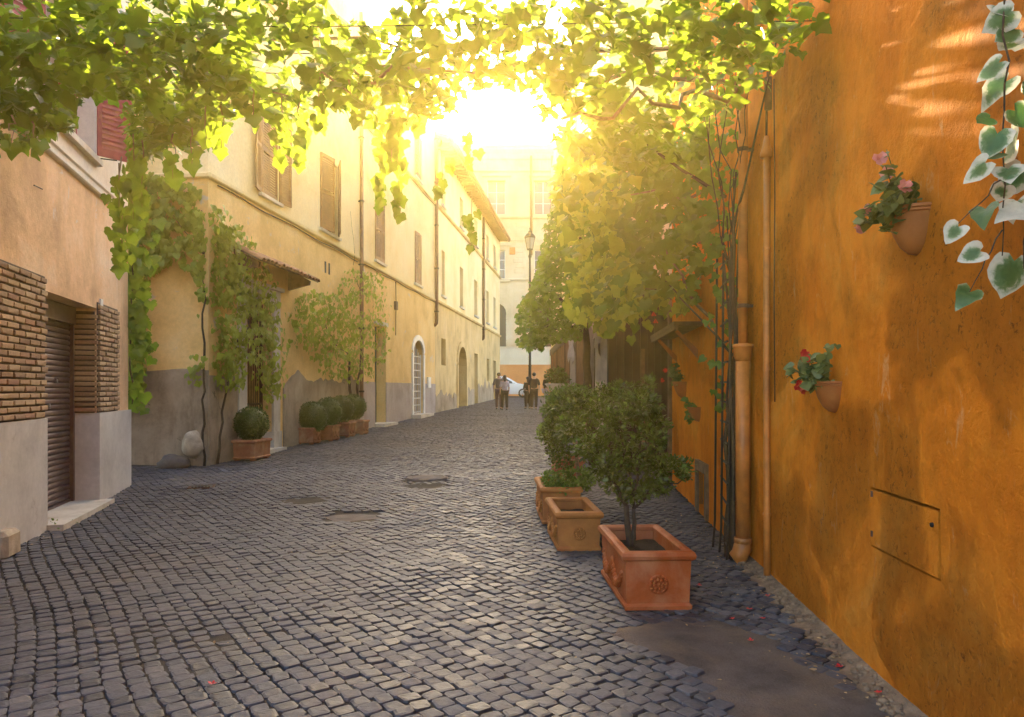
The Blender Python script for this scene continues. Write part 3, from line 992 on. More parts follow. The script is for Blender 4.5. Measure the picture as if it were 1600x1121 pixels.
# tiled hood over the doorway: sloping board, brackets, each pantile its own piece
hA0, hA1 = AF.aY(14.25), AF.aY(17.3)
hz0, hz1, hd = 4.02, 4.32, .62
hd_ = MB()
hd_.hexa([AF.p(hA0, hz1 - .04, 0), AF.p(hA1, hz1 - .04, 0), AF.p(hA0, hz0 - .04, hd), AF.p(hA1, hz0 - .04, hd), AF.p(hA0, hz1, 0), AF.p(hA1, hz1, 0), AF.p(hA0, hz0, hd), AF.p(hA1, hz0, hd)])
hood = hd_.build('door_hood', M['shelfwood'], ochre)
nt_ = 17; tw = (hA1 - hA0) / nt_
mb = MB()
L = math.hypot(hd + .06, hz1 - hz0)
vs = []
for (y, r_) in ((0, tw * .40), (L, tw * .50)):
    for k in range(7):
        an = math.pi * k / 6
        vs.append((-r_ * math.cos(an), y, r_ * .75 * math.sin(an)))
for (y, r_) in ((0, tw * .34), (L, tw * .43)):
    for k in range(7):
        an = math.pi * k / 6
        vs.append((-r_ * math.cos(an), y, r_ * .7 * math.sin(an) - .004))
fs = [(k, k + 1, 8 + k, 7 + k) for k in range(6)] + [(14 + k, 15 + k, 22 + k, 21 + k) for k in range(6)] + [(7 + k, 8 + k, 22 + k, 21 + k) for k in range(6)]
mb.smooth = False
mb.add(vs, fs)
tl = mb.mesh('roof_tile', M['tile'])
pitch_ = math.atan2(hz1 - hz0, hd)
for k in range(nt_):
    m = AF.M(hA0 + (k + .5) * tw, hz1 + .005, .0) @ Matrix.Rotation(-pitch_ + R.gauss(0, .012), 4, 'X') @ Matrix.Rotation(R.gauss(0, .02), 4, 'Z')
    inst('roof_tile', tl, m, hood)
for a in (hA0 + .25, hA1 - .25):
    mb = MB(); mb.hexa([AF.p(a + e, z, d) for (z, d) in ((3.78, 0), (3.90, .5)) for e in (-.04, .04) for z, d in ((z, d),)] * 1 + [AF.p(a + e, z, d) for (z, d) in ((hz1 - .05, 0), (hz0 - .03, .52)) for e in (-.04, .04)])
    mb.build('hood_bracket', M['shelfwood'], hood)
for (w_, z0, z1, ang) in ((w1, 5.66, 7.62, 168), (w2, 5.66, 7.62, 12), (w1, 9.9, 11.8, 165), (w2, 9.9, 11.8, 165)):
    if z0 > 7: window(ochre, AF, w_[0], w_[1], z0, z1, .14)
    else:
        window(ochre, AF, w_[0], w_[1], z0, z1, .19, 0, (1, 2), 'brownwood')
        if ang > 90: shutter(ochre, AF, w_[0] + .01, w_[1] - w_[0] - .02, z0 + .01, z1 - .01, rad(-3.5), 1, M['brownwood'])
    hw_ = .44 if ang > 90 else (w_[1] - w_[0]) / 2
    shutter(ochre, AF, w_[0] - .01, hw_, z0, z1, rad(ang), 1, M['brownwood'])
    shutter(ochre, AF, w_[1] + .01, hw_, z0, z1, rad(ang if ang > 90 else 24), -1, M['brownwood'])
    mb = MB(); AF.box(mb, w_[0] - .1, w_[1] + .1, z0 - .07, z0 - .002, -.1, .08); mb.build('window_sill', M['stone'], ochre)
for a in (AF.aPx(508), AF.aPx(514)):
    mb = MB(); AF.box(mb, a - .04, a + .04, 4.55, 4.85, -.02, .015); mb.build('air_vent', M['iron'], ochre)

# ---- middle house
mid = thing('yellow_house', AF.p((aA1 + aB1) / 2, .2), 'pale yellow house with a white arched grille door and lilac grey dado', 'building')
dB = (ap(585.5), ap(603)); gB = (ap(645), ap(661))
B1 = (ap(586), ap(600)); B2 = (ap(648), ap(657.5))
opsL = [(dB[0], dB[1], -.3, 3.6, 0, .4), (gB[0], gB[1], AF.gz(gB[0]) + .05, 3.45, .55, .3)]
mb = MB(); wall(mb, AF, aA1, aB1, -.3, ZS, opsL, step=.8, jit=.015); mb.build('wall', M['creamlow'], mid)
opsU = [(b[0], b[1], z0, z1, 0, .25) for b in (B1, B2) for z0, z1 in ((5.68, 7.75), (9.9, 11.6))]
mb = MB(); wall(mb, AF, aA1, aB1, ZS, 12.9, opsU); mb.build('upper_wall', M['cream'], mid)
shell(AF, aA1, aB1, -.3, 12.9, 8.0, .5).build('house_shell', M['cream'], mid)
moulding(mid, AF, aA1, aB1, [(d, ZS - .07 + z) for d, z in PR], M['cream'], cap=False)
moulding(mid, AF, aA1, aB1, [(d, 9.66 + z) for d, z in PR], M['cream'], cap=False)
for a0, a1 in ((aA1 + .01, dB[0]), (dB[1], gB[0] - .2), (gB[1] + .2, aB1 - .01)):
    dado(mid, AF, a0, a1, 1.72, M['dado2'], .02, .01, 1)
for o in opsU:
    window(mid, AF, *o[:4], .2, 0, (1, 2), 'brownwood')
    mb = MB(); AF.box(mb, o[0] - .1, o[1] + .1, o[2] - .08, o[2] - .002, -.1, .09); mb.build('window_sill', M['stone'], mid)
for (b, z0, z1) in ((B1, 5.68, 7.75), (B2, 5.68, 7.75), (B1, 9.9, 11.6), (B2, 9.9, 11.6)):
    shutter(mid, AF, b[0], (b[1] - b[0]) / 2 - .005, z0 + .02, z1 - .02, rad(4), 1, M['brownwood'])
    shutter(mid, AF, b[1], (b[1] - b[0]) / 2 - .005, z0 + .02, z1 - .02, rad(4), -1, M['brownwood'])
mb = MB(); AF.box(mb, dB[0], dB[1], .1, 3.595, -.38, -.33)
for z in (.35, 1.25, 2.2): 
    for k in range(2):
        c = dB[0] + (dB[1] - dB[0]) * (.27 + .46 * k); AF.box(mb, c - .25, c + .25, z, z + .75, -.335, -.315)
drb = mb.build('door', M['greenwood'], mid)
mb = MB(); mb.ball(AF.p(dB[0] + .2, 1.35, -.29), .035, 8, 5); mb.build('door_knob', M['rim'], drb)
mb = MB(); AF.box(mb, dB[0] - .08, dB[1] + .08, 3.605, 3.72, -.05, .07); mb.build('door_lintel', M['stone'], mid)
mb = MB(); AF.box(mb, dB[0] - .1, dB[1] + .3, 0, AF.gz(dB[0]) + .1, -.3, .35); mb.build('doorstep', M['stone'], mid)
# white arched surround and iron grille
sur = MB(); ps = segpts(gB[0], gB[1], 3.45, .55); po = segpts(gB[0] - .18, gB[1] + .18, 3.66, .65)
for k in range(len(ps) - 1):
    i0, i1, o0, o1 = ps[k], ps[k + 1], po[k], po[k + 1]
    sur.quad(AF.p(*i0, .05), AF.p(*i1, .05), AF.p(*o1, .05), AF.p(*o0, .05)); sur.quad(AF.p(*o0, .05), AF.p(*o1, .05), AF.p(*o1, -.02), AF.p(*o0, -.02)); sur.quad(AF.p(*i0, .05), AF.p(*i1, .05), AF.p(*i1, -.02), AF.p(*i0, -.02))
AF.box(sur, gB[0] - .18, gB[0], .2, 2.9, -.02, .05); AF.box(sur, gB[1], gB[1] + .18, .2, 2.9, -.02, .05)
sur.build('door_surround', M['wframe'], mid)
gr = MB(); AF.box(gr, gB[0], gB[0] + .05, .45, 2.9, -.14, -.08); AF.box(gr, gB[1] - .05, gB[1], .45, 2.9, -.14, -.08)
gr_o = gr.build('grille', M['wframe'], mid)
for k in range(7):
    a = gB[0] + (gB[1] - gB[0]) * (k + .5) / 7
    mb = MB(); mb.tube([AF.p(a, .5, -.11), AF.p(a, 3.25 - .4 * abs(k - 3) / 3, -.11)], .016, 6); mb.build('grille_bar', M['wframe'], gr_o)
for k in range(9):
    z = .55 + k * .28
    mb = MB(); AF.box(mb, gB[0] + .02, gB[1] - .02, z, z + .035, -.13, -.10); mb.build('grille_rail', M['wframe'], gr_o)
mb = MB(); AF.box(mb, gB[0], gB[1], .3, 3.44, -.29, -.25); mb.build('door', M['brownwood'], mid)
mb = MB(); AF.box(mb, gB[0] - .3, gB[1] + .3, 0, AF.gz(gB[0]) + .14, -.2, .4); mb.build('doorstep', M['stone'], mid)

# ---- far house with roof eave
far = thing('weathered_house', AF.p((aB1 + aC1) / 2, .5), 'long weathered beige house with an arched doorway and a deep overhanging roof eave', 'building')
opsL = [(ap(689.5), ap(696.5), 2.6, 3.85, 0, .3), (ap(715), ap(728), -.3, 3.75, 1.0, .5), (ap(741), ap(746.5), -.3, 3.6, 0, .35), (ap(760.5), ap(764.5), 2.0, 3.5, 0, .3), (ap(771), ap(775), -.3, 3.5, 0, .3)]
cw = [(ap(690), ap(695)), (ap(718.5), ap(723.5)), (ap(741), ap(746)), (ap(760), ap(763.5)), (ap(771), ap(774.5))]
opsU = [(c[0], c[1], z0, z1, 0, .28) for c in cw for z0, z1 in ((5.85, 7.95), (10.05, 11.6))]
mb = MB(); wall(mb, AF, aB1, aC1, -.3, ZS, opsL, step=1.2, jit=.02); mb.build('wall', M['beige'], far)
mb = MB(); wall(mb, AF, aB1, aC1, ZS, 12.5, opsU); mb.build('upper_wall', M['cream'], far)
shell(AF, aB1, aC1, -.3, 12.5, 8.0, .55).build('house_shell', M['cream'], far)
moulding(far, AF, aB1, aC1 + .05, [(d * 1.4, ZS - .07 + z * 1.3) for d, z in PR], M['beige'])
moulding(far, AF, aB1, aC1 + .05, [(d * 1.4, 9.66 + z * 1.3) for d, z in PR], M['beige'])
for o in opsU:
    window(far, AF, *o[:4], .24, 0, (1, 2), 'darkwood')
    mb = MB(); AF.box(mb, o[0] - .12, o[1] + .12, o[2] - .1, o[2] - .002, -.1, .1); mb.build('window_sill', M['stone'], far)
for k in (0, 3): window(far, AF, *opsL[k][:4], .22, 0, (1, 1), 'brownwood')
for k in (1, 2, 4):
    o = opsL[k]
    mb = MB(); AF.box(mb, o[0], o[1], .3, o[3] - .004, -.34 if k != 1 else -.48, -.29 if k != 1 else -.43)
    c = (o[0] + o[1]) / 2; dd = -.29 if k != 1 else -.43
    for z in (.9, 1.9): AF.box(mb, o[0] + .15, c - .05, z, z + .8, dd, dd + .02); AF.box(mb, c + .05, o[1] - .15, z, z + .8, dd, dd + .02)
    mb.build('door', M['darkwood'], far)
ps = segpts(ap(715), ap(728), 3.75, 1.0); po = segpts(ap(715) - .28, ap(728) + .28, 4.05, 1.15)
sur = MB()
for k in range(len(ps) - 1):
    i0, i1, o0, o1 = ps[k], ps[k + 1], po[k], po[k + 1]
    sur.quad(AF.p(*i0, .06), AF.p(*i1, .06), AF.p(*o1, .06), AF.p(*o0, .06)); sur.quad(AF.p(*o0, .06), AF.p(*o1, .06), AF.p(*o1, -.02), AF.p(*o0, -.02)); sur.quad(AF.p(*i0, .06), AF.p(*i1, .06), AF.p(*i1, -.02), AF.p(*i0, -.02))
AF.box(sur, ap(715) - .28, ap(715), .2, 2.75, -.02, .06); AF.box(sur, ap(728), ap(728) + .28, .2, 2.75, -.02, .06)
sur.build('door_surround', M['beige'], far)
rf = MB(); ov = .68
rf.hexa([AF.p(a, z, d) for z0_ in (0, 1) for d in (-4, ov) for a in (aB1 - .1, aC1 + .5) for z in ((12.5 + (.35 if d > 0 else 1.9) + (.12 if z0_ else 0) - (.35 if d > 0 else 0)),)])
roof = rf.build('roof', M['tile'], far)
mb = MB(); mb.smooth = True
n = 96
for k in range(n):
    a = aB1 + (aC1 + .4 - aB1) * (k + .5) / n
    p0 = AF.p(a, 12.64, ov + .08); p1 = AF.p(a, 13.7, -2.2)
    mb.tube([p0, p1], [.10, .08], 6, True)
mb.build('roof_tiles', M['tile'], roof, kind='stuff')
mb = MB()
for k in range(44):
    a = aB1 + .2 + k * .5
    if a < aC1 + .3: mb.hexa([AF.p(a + e, z, d) for z in (12.36, 12.48) for d in (-.05, ov - .05) for e in (-.05, .05)])
mb.build('rafters', M['shelfwood'], roof, kind='stuff')

edges_ = [(aB1 + .02, ap(715) - .3, 1.25), (ap(728) + .3, ap(741), 1.5), (ap(746.5), ap(771), 1.75), (ap(775), aC1 - .02, 1.9)]
for a0, a1, tz in edges_: dado(far, AF, a0, a1, tz, M['dado'], .018, .55, 3)
# cables added under the ledges to draw their dark shadow line
for par_, a0, a1, zc_ in ((ochre, .3, aA1 - .15, ZS - .13), (mid, aA1 + .15, aB1 - .2, ZS - .12), (mid, aA1 + .15, aB1 - .2, 9.58)):
    mb = MB(); mb.tube([AF.p(a, zc_ + .02 * math.sin(a * 2.1), .03) for a in lin(a0, a1, 24)], .014, 5); mb.build('cable', M['iron'], par_)
mb = MB(); mb.tube([AF.p(ap(617), ZS - .13, .03), AF.p(ap(617) + .03, 4.6, .035), AF.p(ap(617), 3.4, .03)], .016, 5); mb.build('cable', M['iron'], mid)
mb = MB(); AF.box(mb, ap(617) - .1, ap(617) + .1, 4.3, 4.6, -.01, .09); mb.build('junction_box', M['shelfwood'], mid)
mb = MB(); AF.box(mb, ap(667), ap(667) + .5, 1.55, 2.0, -.01, .07); mb.build('meter_box', M['wframe'], mid)

# ---- downpipes on the left houses
def downpipe(a, z0, z1, r, label, bend=True):
    t = thing('downpipe', AF.p(a, z0, .1), label, 'drainpipe', 'rain pipes on the left hand houses')
    mb = MB(); mb.smooth = True
    pts = [AF.p(a, z1, .1), AF.p(a, z0 + .25, .1)]
    if bend: pts += [AF.p(a, z0 + .1, .09), AF.p(a, z0 + .02, .02), AF.p(a, z0, -.06)]
    else: pts += [AF.p(a, z0, .1)]
    mb.tube(pts, r, 10); mb.build('pipe', M['copper'], t)
    z = z0 + .6
    while z < z1:
        mb = MB(); mb.tube([AF.p(a, z, .1), AF.p(a, z + .05, .1)], r * 1.35, 10); AF.box(mb, a - .02, a + .02, z + .01, z + .04, -.01, .1); mb.build('pipe_clip', M['iron'], t)
        z += 1.9
downpipe(AF.aPx(560), .8, 12.8, .06, 'brown downpipe between the ochre house and the yellow house', False)
downpipe(AF.aPx(679), 4.3, 12.7, .075, 'brown downpipe at the seam of the yellow and the beige house', True)
downpipe(AF.aPx(753.5), 4.6, 12.3, .09, 'brown downpipe under the deep eave of the beige house', True)

# guard stones of the ochre house corner
q = P(301, 690, 13.25)
rock('wall_stone', (q.x, q.y, .50), (.19, .15, .24), M['boulder'], 'rounded pale stone leaning on the corner of the ochre house', 'guard stone', 7.0)
q = P(272, 724, 13.2)
rock('wall_stone', (q.x, q.y, .17), (.30, .2, .16), M['darkstone'], 'low dark boulder at the foot of the ochre end wall', 'guard stone', 9.0)

# ================================================================== palazzo closing the street
PF = Fc(-30, 72, 1, 0, 1)
ZP = g(72)
def pz(y): return CZ + (HZ - y) / F * 72
def pa(px): return 30 + (px - 800) / F * 72
pal = thing('palazzo', PF.p(30, ZP), 'tall travertine palazzo closing the far end with an orange base band and arched windows', 'building')
ops = []
cols = [-1.52 + 4.57 * k for k in range(-2, 4)]
for cx in cols:
    ops += [(30 + cx - .95, 30 + cx + .95, pz(543) + .08, pz(474), .95, .4), (30 + cx - .85, 30 + cx + .85, pz(436), pz(391), 0, .35), (30 + cx - .88, 30 + cx + .88, pz(335), pz(283), 0, .35)]
zc = pz(226)
mb = MB(); wall(mb, PF, 0, 48, pz(543), zc, ops); mb.build('wall', M['palazzo'], pal)
mb = MB(); wall(mb, PF, 0, 48, pz(573), pz(543), (), .05); PF.box(mb, 0, 48, pz(543) - .001, pz(543) + .07, -.05, .14); mb.build('cream_band', M['palband'], pal)
mb = MB(); wall(mb, PF, 0, 48, -.3, pz(573), (), .09); PF.box(mb, 0, 48, pz(573), pz(573) + .18, 0, .12); mb.build('orange_base', M['palorange'], pal)
shell(PF, 0, 48, -.3, zc, 11, .6).build('house_shell', M['palazzo'], pal)
for zz, s_, nm in ((pz(438), 1.0, 'string_course'), (pz(341), 1.2, 'string_course'), (pz(376), .8, 'string_course'), (pz(268), .9, 'string_course')):
    moulding(pal, PF, 0, 48, [(d * 2.6 * s_, zz - .1 + z * 2.2 * s_) for d, z in PR], M['palazzo'], nm, False)
moulding(pal, PF, 0, 48, [(0, zc - 1.5), (.12, zc - 1.45), (.14, zc - .95), (.45, zc - .6), (.5, zc - .35), (.95, zc - .3), (1.0, zc - .02), (.3, zc + .1), (-.6, zc + .1)], M['palazzo'], 'cornice', False)
for cx in cols:
    a = 30 + cx
    if not -8 < cx < 6: continue
    # arched window surround of separate wedge stones
    ps = segpts(a - .95, a + .95, pz(474), .95, 9); po = segpts(a - 1.65, a + 1.65, pz(474) + .75, 1.7, 9)
    for k in range(9):
        i0, i1, o0, o1 = ps[k], ps[k + 1], po[k], po[k + 1]
        mb = MB(); e = .012
        mb.hexa([PF.p(*i0, -.02), PF.p(*i1, -.02), PF.p(*o0, -.02), PF.p(*o1, -.02), PF.p(*i0, .13 + .03 * (k % 2)), PF.p(*i1, .13 + .03 * (k % 2)), PF.p(*o0, .13 + .03 * (k % 2)), PF.p(*o1, .13 + .03 * (k % 2))])
        mb.build('arch_stone', M['palazzo'], pal)
    mb = MB(); PF.box(mb, a - 1.62, a - .96, pz(543) + .1, pz(474) - .96, -.02, .12); PF.box(mb, a + .96, a + 1.62, pz(543) + .1, pz(474) - .96, -.02, .12)
    for k in range(6):
        z = pz(543) + .25 + k * .5
        for s_ in (-1, 1): PF.box(mb, a + s_ * 1.29 - .36, a + s_ * 1.29 + .36, z, z + .4, -.01, .18)
    mb.build('pilaster', M['palazzo'], pal)
    window(pal, PF, a - .95, a + .95, pz(543) + .08, pz(474), .3, 0, (1, 2), 'darkwood')
    for z0, z1, hw in ((pz(436), pz(391), .85), (pz(335), pz(283), .88)):
        window(pal, PF, a - hw, a + hw, z0, z1, .25, 0, (1, 2))
        mb = MB()
        PF.box(mb, a - hw - .35, a - hw, z0 - .1, z1 + .02, -.02, .1); PF.box(mb, a + hw, a + hw + .35, z0 - .1, z1 + .02, -.02, .1)
        PF.box(mb, a - hw - .35, a + hw + .35, z1 + .022, z1 + .4, -.02, .11); PF.box(mb, a - hw - .55, a + hw + .55, z1 + .402, z1 + .62, -.02, .3)
        PF.box(mb, a - hw - .5, a + hw + .5, z0 - .3, z0 - .102, -.02, .22)
        mb.build('window_surround', M['palazzo'], pal)
# coursed ashlar joints as proud blocks between the lower windows
bl = MB(); bl.bbox((0, 0, 0), (1.0, .08, .46), .03); blm = bl.mesh('ashlar_block', M['palazzo'])
for j in range(24):
    z = pz(540) + .3 + j * .5
    if abs(z - pz(438)) < .45: continue
    for cx in cols[1:5]:
        for k in range(1):
            m = PF.M(30 + cx + 2.28 + (.12 if j % 2 else -.12), z, .02 + R.uniform(-.01, .012)) @ Matrix.Diagonal((R.uniform(.9, 1.05), 1, 1, 1))
            inst('ashlar_block', blm, m, pal)
mb = MB(); mb.smooth = True
mb.tube([PF.p(pa(830), zc - 1.2, .25), PF.p(pa(830), pz(400), .25)], .12, 8); mb.build('downpipe', M['copper'], pal)
mb = MB(); mb.smooth = True
mb.tube([PF.p(pa(863), zc - 1.2, .25), PF.p(pa(863), pz(570), .25)], .14, 8); mb.build('downpipe', M['copper'], pal)
# orange plaque
mb = MB(); PF.box(mb, pa(796), pa(805), pz(398), pz(387), .0, .09); mb.build('plaque', M['palorange'], pal)

# ================================================================== street lamp
lq = Vector(((828 - 800) / F * 44, 44, g(44)))
lamp = thing('street_lamp', lq, 'tall black street lamp with a glazed lantern rising before the palazzo', 'street lamp')
zl = CZ + (HZ - 391) / F * 44
mb = MB(); mb.smooth = True
mb.lathe([(.0, 0), (.2, 0), (.2, .3), (.14, .4), (.14, 1.0), (.10, 1.15), (.085, 2.2), (.11, 2.25), (.075, 2.35), (.06, zl - lq.z - .5), (.10, zl - lq.z - .4), (.05, zl - lq.z - .2), (.05, zl - lq.z)], 12); mb.build('post', M['iron'], lamp, local=True)
lz = zl - lq.z
def fr6(r, z, k): 
    an = 2 * math.pi * (k + .5) / 6
    return Vector((r * math.cos(an), r * math.sin(an), z))
mb = MB()
for k in range(6): mb.tube([fr6(.19, lz + .05, k), fr6(.33, lz + .72, k)], .018, 5)
mb.lathe([(0, lz), (.2, lz), (.2, lz + .06), (0, lz + .06)], 6, a0=math.pi / 6, a1=math.pi / 6 + 2 * math.pi); mb.lathe([(.3, lz + .7), (.37, lz + .72), (.37, lz + .76), (.3, lz + .78)], 6, a0=math.pi / 6, a1=math.pi / 6 + 2 * math.pi)
mb.build('lantern_frame', M['iron'], lamp, local=True)
for k in range(6):
    mb = MB(); a, b, c, d = fr6(.185, lz + .06, k), fr6(.185, lz + .06, k + 1), fr6(.32, lz + .71, k + 1), fr6(.32, lz + .71, k)
    i_ = Vector((0, 0, 0)); f_ = .96
    mb.hexa([a, b, d, c] + [Vector((p_.x * f_, p_.y * f_, p_.z)) for p_ in (a, b, d, c)])
    mb.build('lantern_pane', M['lglass'], lamp, local=True)
mb = MB(); mb.lathe([(.37, lz + .77), (.22, lz + .95), (.12, lz + 1.02), (.12, lz + 1.10), (.04, lz + 1.14), (.02, lz + 1.25), (.045, lz + 1.3), (0, lz + 1.36)], 6, a0=math.pi / 6, a1=math.pi / 6 + 2 * math.pi); mb.build('lantern_cap', M['iron'], lamp, local=True)
# ================================================================== ochre-orange house on the right
RF = Fc(rightX(-6), -6, .0725, 1.0, -1)
def ra(Y): return RF.aY(Y)
aR1 = ra(11.2)
orange = thing('orange_house', RF.p(ra(4), 0), 'rough orange plastered house along the right edge of the street', 'building')
nA0, nA1 = ra(8.45), ra(8.95)
hA, hB = ra(3.19), ra(3.92)
mb = MB(); mb.smooth = True
wall(mb, RF, 0, aR1, -.3, 7.6, [(nA0, nA1, .10, .52, 0, .22), (hA, hB, .665, .98, 0, .03)], step=.075, jit=.012, fine=.0028); mb.build('wall', M['orange'], orange)
shell(RF, .01, aR1, -.3, 7.6, 6, .5).build('house_shell', M['orange'], orange)
# flush access hatch with a crooked frame gap
hm = MB(); hm.smooth = False
RF.box(hm, hA + .012, hB - .012, .675, .965, -.035, .004)
hatch = hm.build('access_hatch', M['orange'], orange)
for z in (.72, .93):
    mb = MB(); mb.tube([RF.p(hB - .03, z, .0), RF.p(hB - .03, z + .03, .0)], .012, 6); mb.build('hinge', M['rust'], hatch)
mb = MB(); mb.lathe([(0, .012), (.01, .01), (.012, 0)], 8, RF.p(hA + .06, .90, .003), M=Matrix((( RF.u.x, 0, RF.n.x), (RF.u.y, 0, RF.n.y), (0, 1, 0)))); mb.build('lock', M['iron'], hatch)
# niche with a stone frame and a clay bin door
for (a0, a1, z0, z1) in ((nA0 - .10, nA0, .0, .52), (nA1, nA1 + .10, .0, .52), (nA0 - .10, nA1 + .10, .522, .64)):
    mb = MB(); RF.box(mb, a0, a1, z0, z1, -.05, .035); mb.build('niche_frame', M['shelfwood'], orange)
mb = MB(); mb.bbox((0, 0, 0), (.34, .1, .36), .02); mb.v = [tuple(RF.M((nA0 + nA1) / 2, .30, -.10) @ Vector(v)) for v in mb.v]; mb.build('niche_hatch', M['wallpot'], orange)

# painted downpipe: slim upper pipe into a wide lower shoe
aP = ra(6.36)
dp = thing('downpipe', RF.p(aP, 0, .08), 'orange painted downpipe with a thicker lower length and bulbous foot beside the trellis', 'drainpipe')
mb = MB(); mb.smooth = True
mb.tube([RF.p(aP, 1.80, .09), RF.p(aP, 3.4, .088), RF.p(aP, 7.4, .09)], .040, 12); mb.build('pipe', M['pipeor'], dp)
mb = MB(); mb.smooth = True
mb.tube([RF.p(aP, .16, .09), RF.p(aP, 1.76, .09)], .062, 14)
mb.tube([RF.p(aP, 1.74, .09), RF.p(aP, 1.77, .09), RF.p(aP, 1.78, .09), RF.p(aP, 1.85, .09), RF.p(aP, 1.86, .09), RF.p(aP, 1.885, .09), RF.p(aP, 1.89, .09)], [.064, .070, .078, .078, .088, .088, .06], 14)
mb.build('lower_pipe', M['pipeor'], dp)
mb = MB(); mb.smooth = True
mb.tube([RF.p(aP, .20, .09), RF.p(aP, .12, .095), RF.p(aP, .06, .12), RF.p(aP, .025, .17)], [.066, .078, .076, .062], 14)
mb.tube([RF.p(aP, .17, .09), RF.p(aP, .215, .09)], .075, 14); mb.build('pipe_foot', M['pipeor'], dp)
for z in (2.2, 3.55, 4.9, 6.2):
    mb = MB(); mb.tube([RF.p(aP, z, .09), RF.p(aP, z + .035, .09)], .049, 12); RF.box(mb, aP - .015, aP + .015, z + .005, z + .03, -.02, .09); mb.build('pipe_clip', M['rust'], dp)
# thin conduit with a flared cap
aK = ra(5.82)
cd = thing('conduit', RF.p(aK, 0, .03), 'thin orange painted conduit with a flared cap clipped to the wall', 'conduit')
mb = MB(); mb.smooth = True
mb.tube([RF.p(aK, .0, .03), RF.p(aK, .52, .03), RF.p(aK, 1.6, .034), RF.p(aK, 3.35, .03)], .026, 10); mb.build('pipe', M['pipeor'], cd)
mb = MB(); mb.smooth = True
mb.tube([RF.p(aK, 3.33, .035), RF.p(aK, 3.36, .035), RF.p(aK, 3.42, .035), RF.p(aK, 3.5, .035)], [.05, .05, .03, .016], 10); mb.build('cap', M['pipeor'], cd)
mb = MB(); mb.smooth = True
mb.tube([RF.p(aK, 3.5, .035), RF.p(aK + .01, 3.8, .03), RF.p(aK - .02, 4.0, .03)], .009, 6); mb.tube([RF.p(aK - .03, 3.7, .03), RF.p(aK - .03, 3.95, .03)], .03, 8); mb.build('cable', M['rust'], cd)
mb = MB(); mb.smooth = True
mb.tube([RF.p(aK - .13, 1.4, .006), RF.p(aK - .125, 2.2, .01), RF.p(aK - .13, 3.0, .006), RF.p(aK - .12, 3.9, .01)], .005, 5); mb.build('cable', M['rust'], cd)
for z in (.5, 1.65, 2.6):
    mb = MB(); mb.tube([RF.p(aK, z, .03), RF.p(aK, z + .02, .03)], .033, 10); mb.build('pipe_clip', M['pipeor'], cd)

# iron ladder trellis
tr = thing('trellis', RF.p(ra(6.8), 0, .12), 'narrow dark iron ladder trellis carrying the old vine stem by the downpipe', 'trellis')
aT0, aT1 = ra(6.45), ra(7.05)
for a in (aT0, ra(6.76), aT1):
    mb = MB(); mb.tube([RF.p(a, -.02, .21), RF.p(a, .25, .19), RF.p(a, 2.75, .17)], .011, 6); mb.build('rail', M['iron'], tr)
for k in range(15):
    z = .12 + k * .18
    mb = MB(); mb.tube([RF.p(aT0, z, .20), RF.p(aT1, z + R.uniform(-.01, .01), .135)], .010, 6); mb.build('rung', M['iron'], tr)

# wooden shelf on brackets
aS_0, aS_1 = ra(8.7), ra(11.1)
shf = thing('wall_shelf', RF.p((aS_0 + aS_1) / 2, 2.2, .1), 'weathered wooden shelf on two raking brackets above the small hanging pots', 'shelf')
mb = MB(); RF.box(mb, aS_0, aS_1, 2.25, 2.30, .0, .34); RF.box(mb, aS_0, aS_1, 2.20, 2.248, .29, .33); mb.build('shelf_board', M['shelfwood'], shf)
for a in (aS_0 + .35, aS_1 - .35):
    mb = MB(); mb.hexa([RF.p(a + e, z, d) for (z, d) in ((1.88, 0), (2.2, .27), (1.98, 0), (2.248, .27)) for e in (-.035, .035)]); mb.build('bracket', M['wallpot'], shf)

# fan-shaped wall lamp
sc_ = thing('wall_sconce', RF.p(ra(7.9), 2.9, 0), 'small clay shell-shaped wall sconce high above the ladder trellis', 'wall lamp')
mb = MB(); mb.smooth = True
mm = RF.M(ra(7.9), 2.98, .0).to_3x3()
mb.lathe([(.02, 0), (.07, .03), (.12, .09), (.15, .15), (.14, .15), (.10, .09), (.02, .02)], 9, RF.p(ra(7.9), 2.94, 0), 0, math.pi, mm); mb.build('shell', M['wallpot'], sc_)
mb = MB(); RF.box(mb, ra(7.9) - .16, ra(7.9) + .16, 3.09, 3.12, -.01, .17); mb.build('ledge', M['wallpot'], sc_)

# ================================================================== terrace building beyond, with canvas side curtains
TF = Fc(1.72, 13.0, .0022, 1.0, -1)
terr = thing('terrace_house', TF.p(10, .3), 'tall pale house behind the leafy pergola with dark timber shopfront below', 'building')
mb = MB(); wall(mb, TF, 0, 20.2, 3.2, 11.4, [(a, a + .9, z, z + 1.7, 0, .2) for a in (3, 6.5, 10, 13.5, 17.2) for z in (4.6, 8.2)]); mb.build('upper_wall', M['cream'], terr)
for a in (3, 6.5, 10, 13.5, 17.2):
    for z in (4.6, 8.2): window(terr, TF, a, a + .9, z, z + 1.7, .14, 0, (1, 2), 'brownwood')
mb = MB()
mb.quad(TF.p(0, 3.2, 0), TF.p(0, 11.4, 0), TF.p(0, 11.4, -6), TF.p(0, 3.2, -6)); mb.quad(TF.p(20.2, -.3, 0), TF.p(20.2, 11.4, 0), TF.p(20.2, 11.4, -6), TF.p(20.2, -.3, -6))
mb.quad(TF.p(0, 11.4, 0), TF.p(20.2, 11.4, 0), TF.p(20.2, 11.4, -6), TF.p(0, 11.4, -6)); mb.quad(TF.p(.02, 0, -1.6), TF.p(20.2, 0, -1.6), TF.p(20.2, 3.2, -1.6), TF.p(.02, 3.2, -1.6))
mb.quad(TF.p(0, 3.2, 0), TF.p(20.2, 3.2, 0), TF.p(20.2, 3.2, -1.6), TF.p(0, 3.2, -1.6))
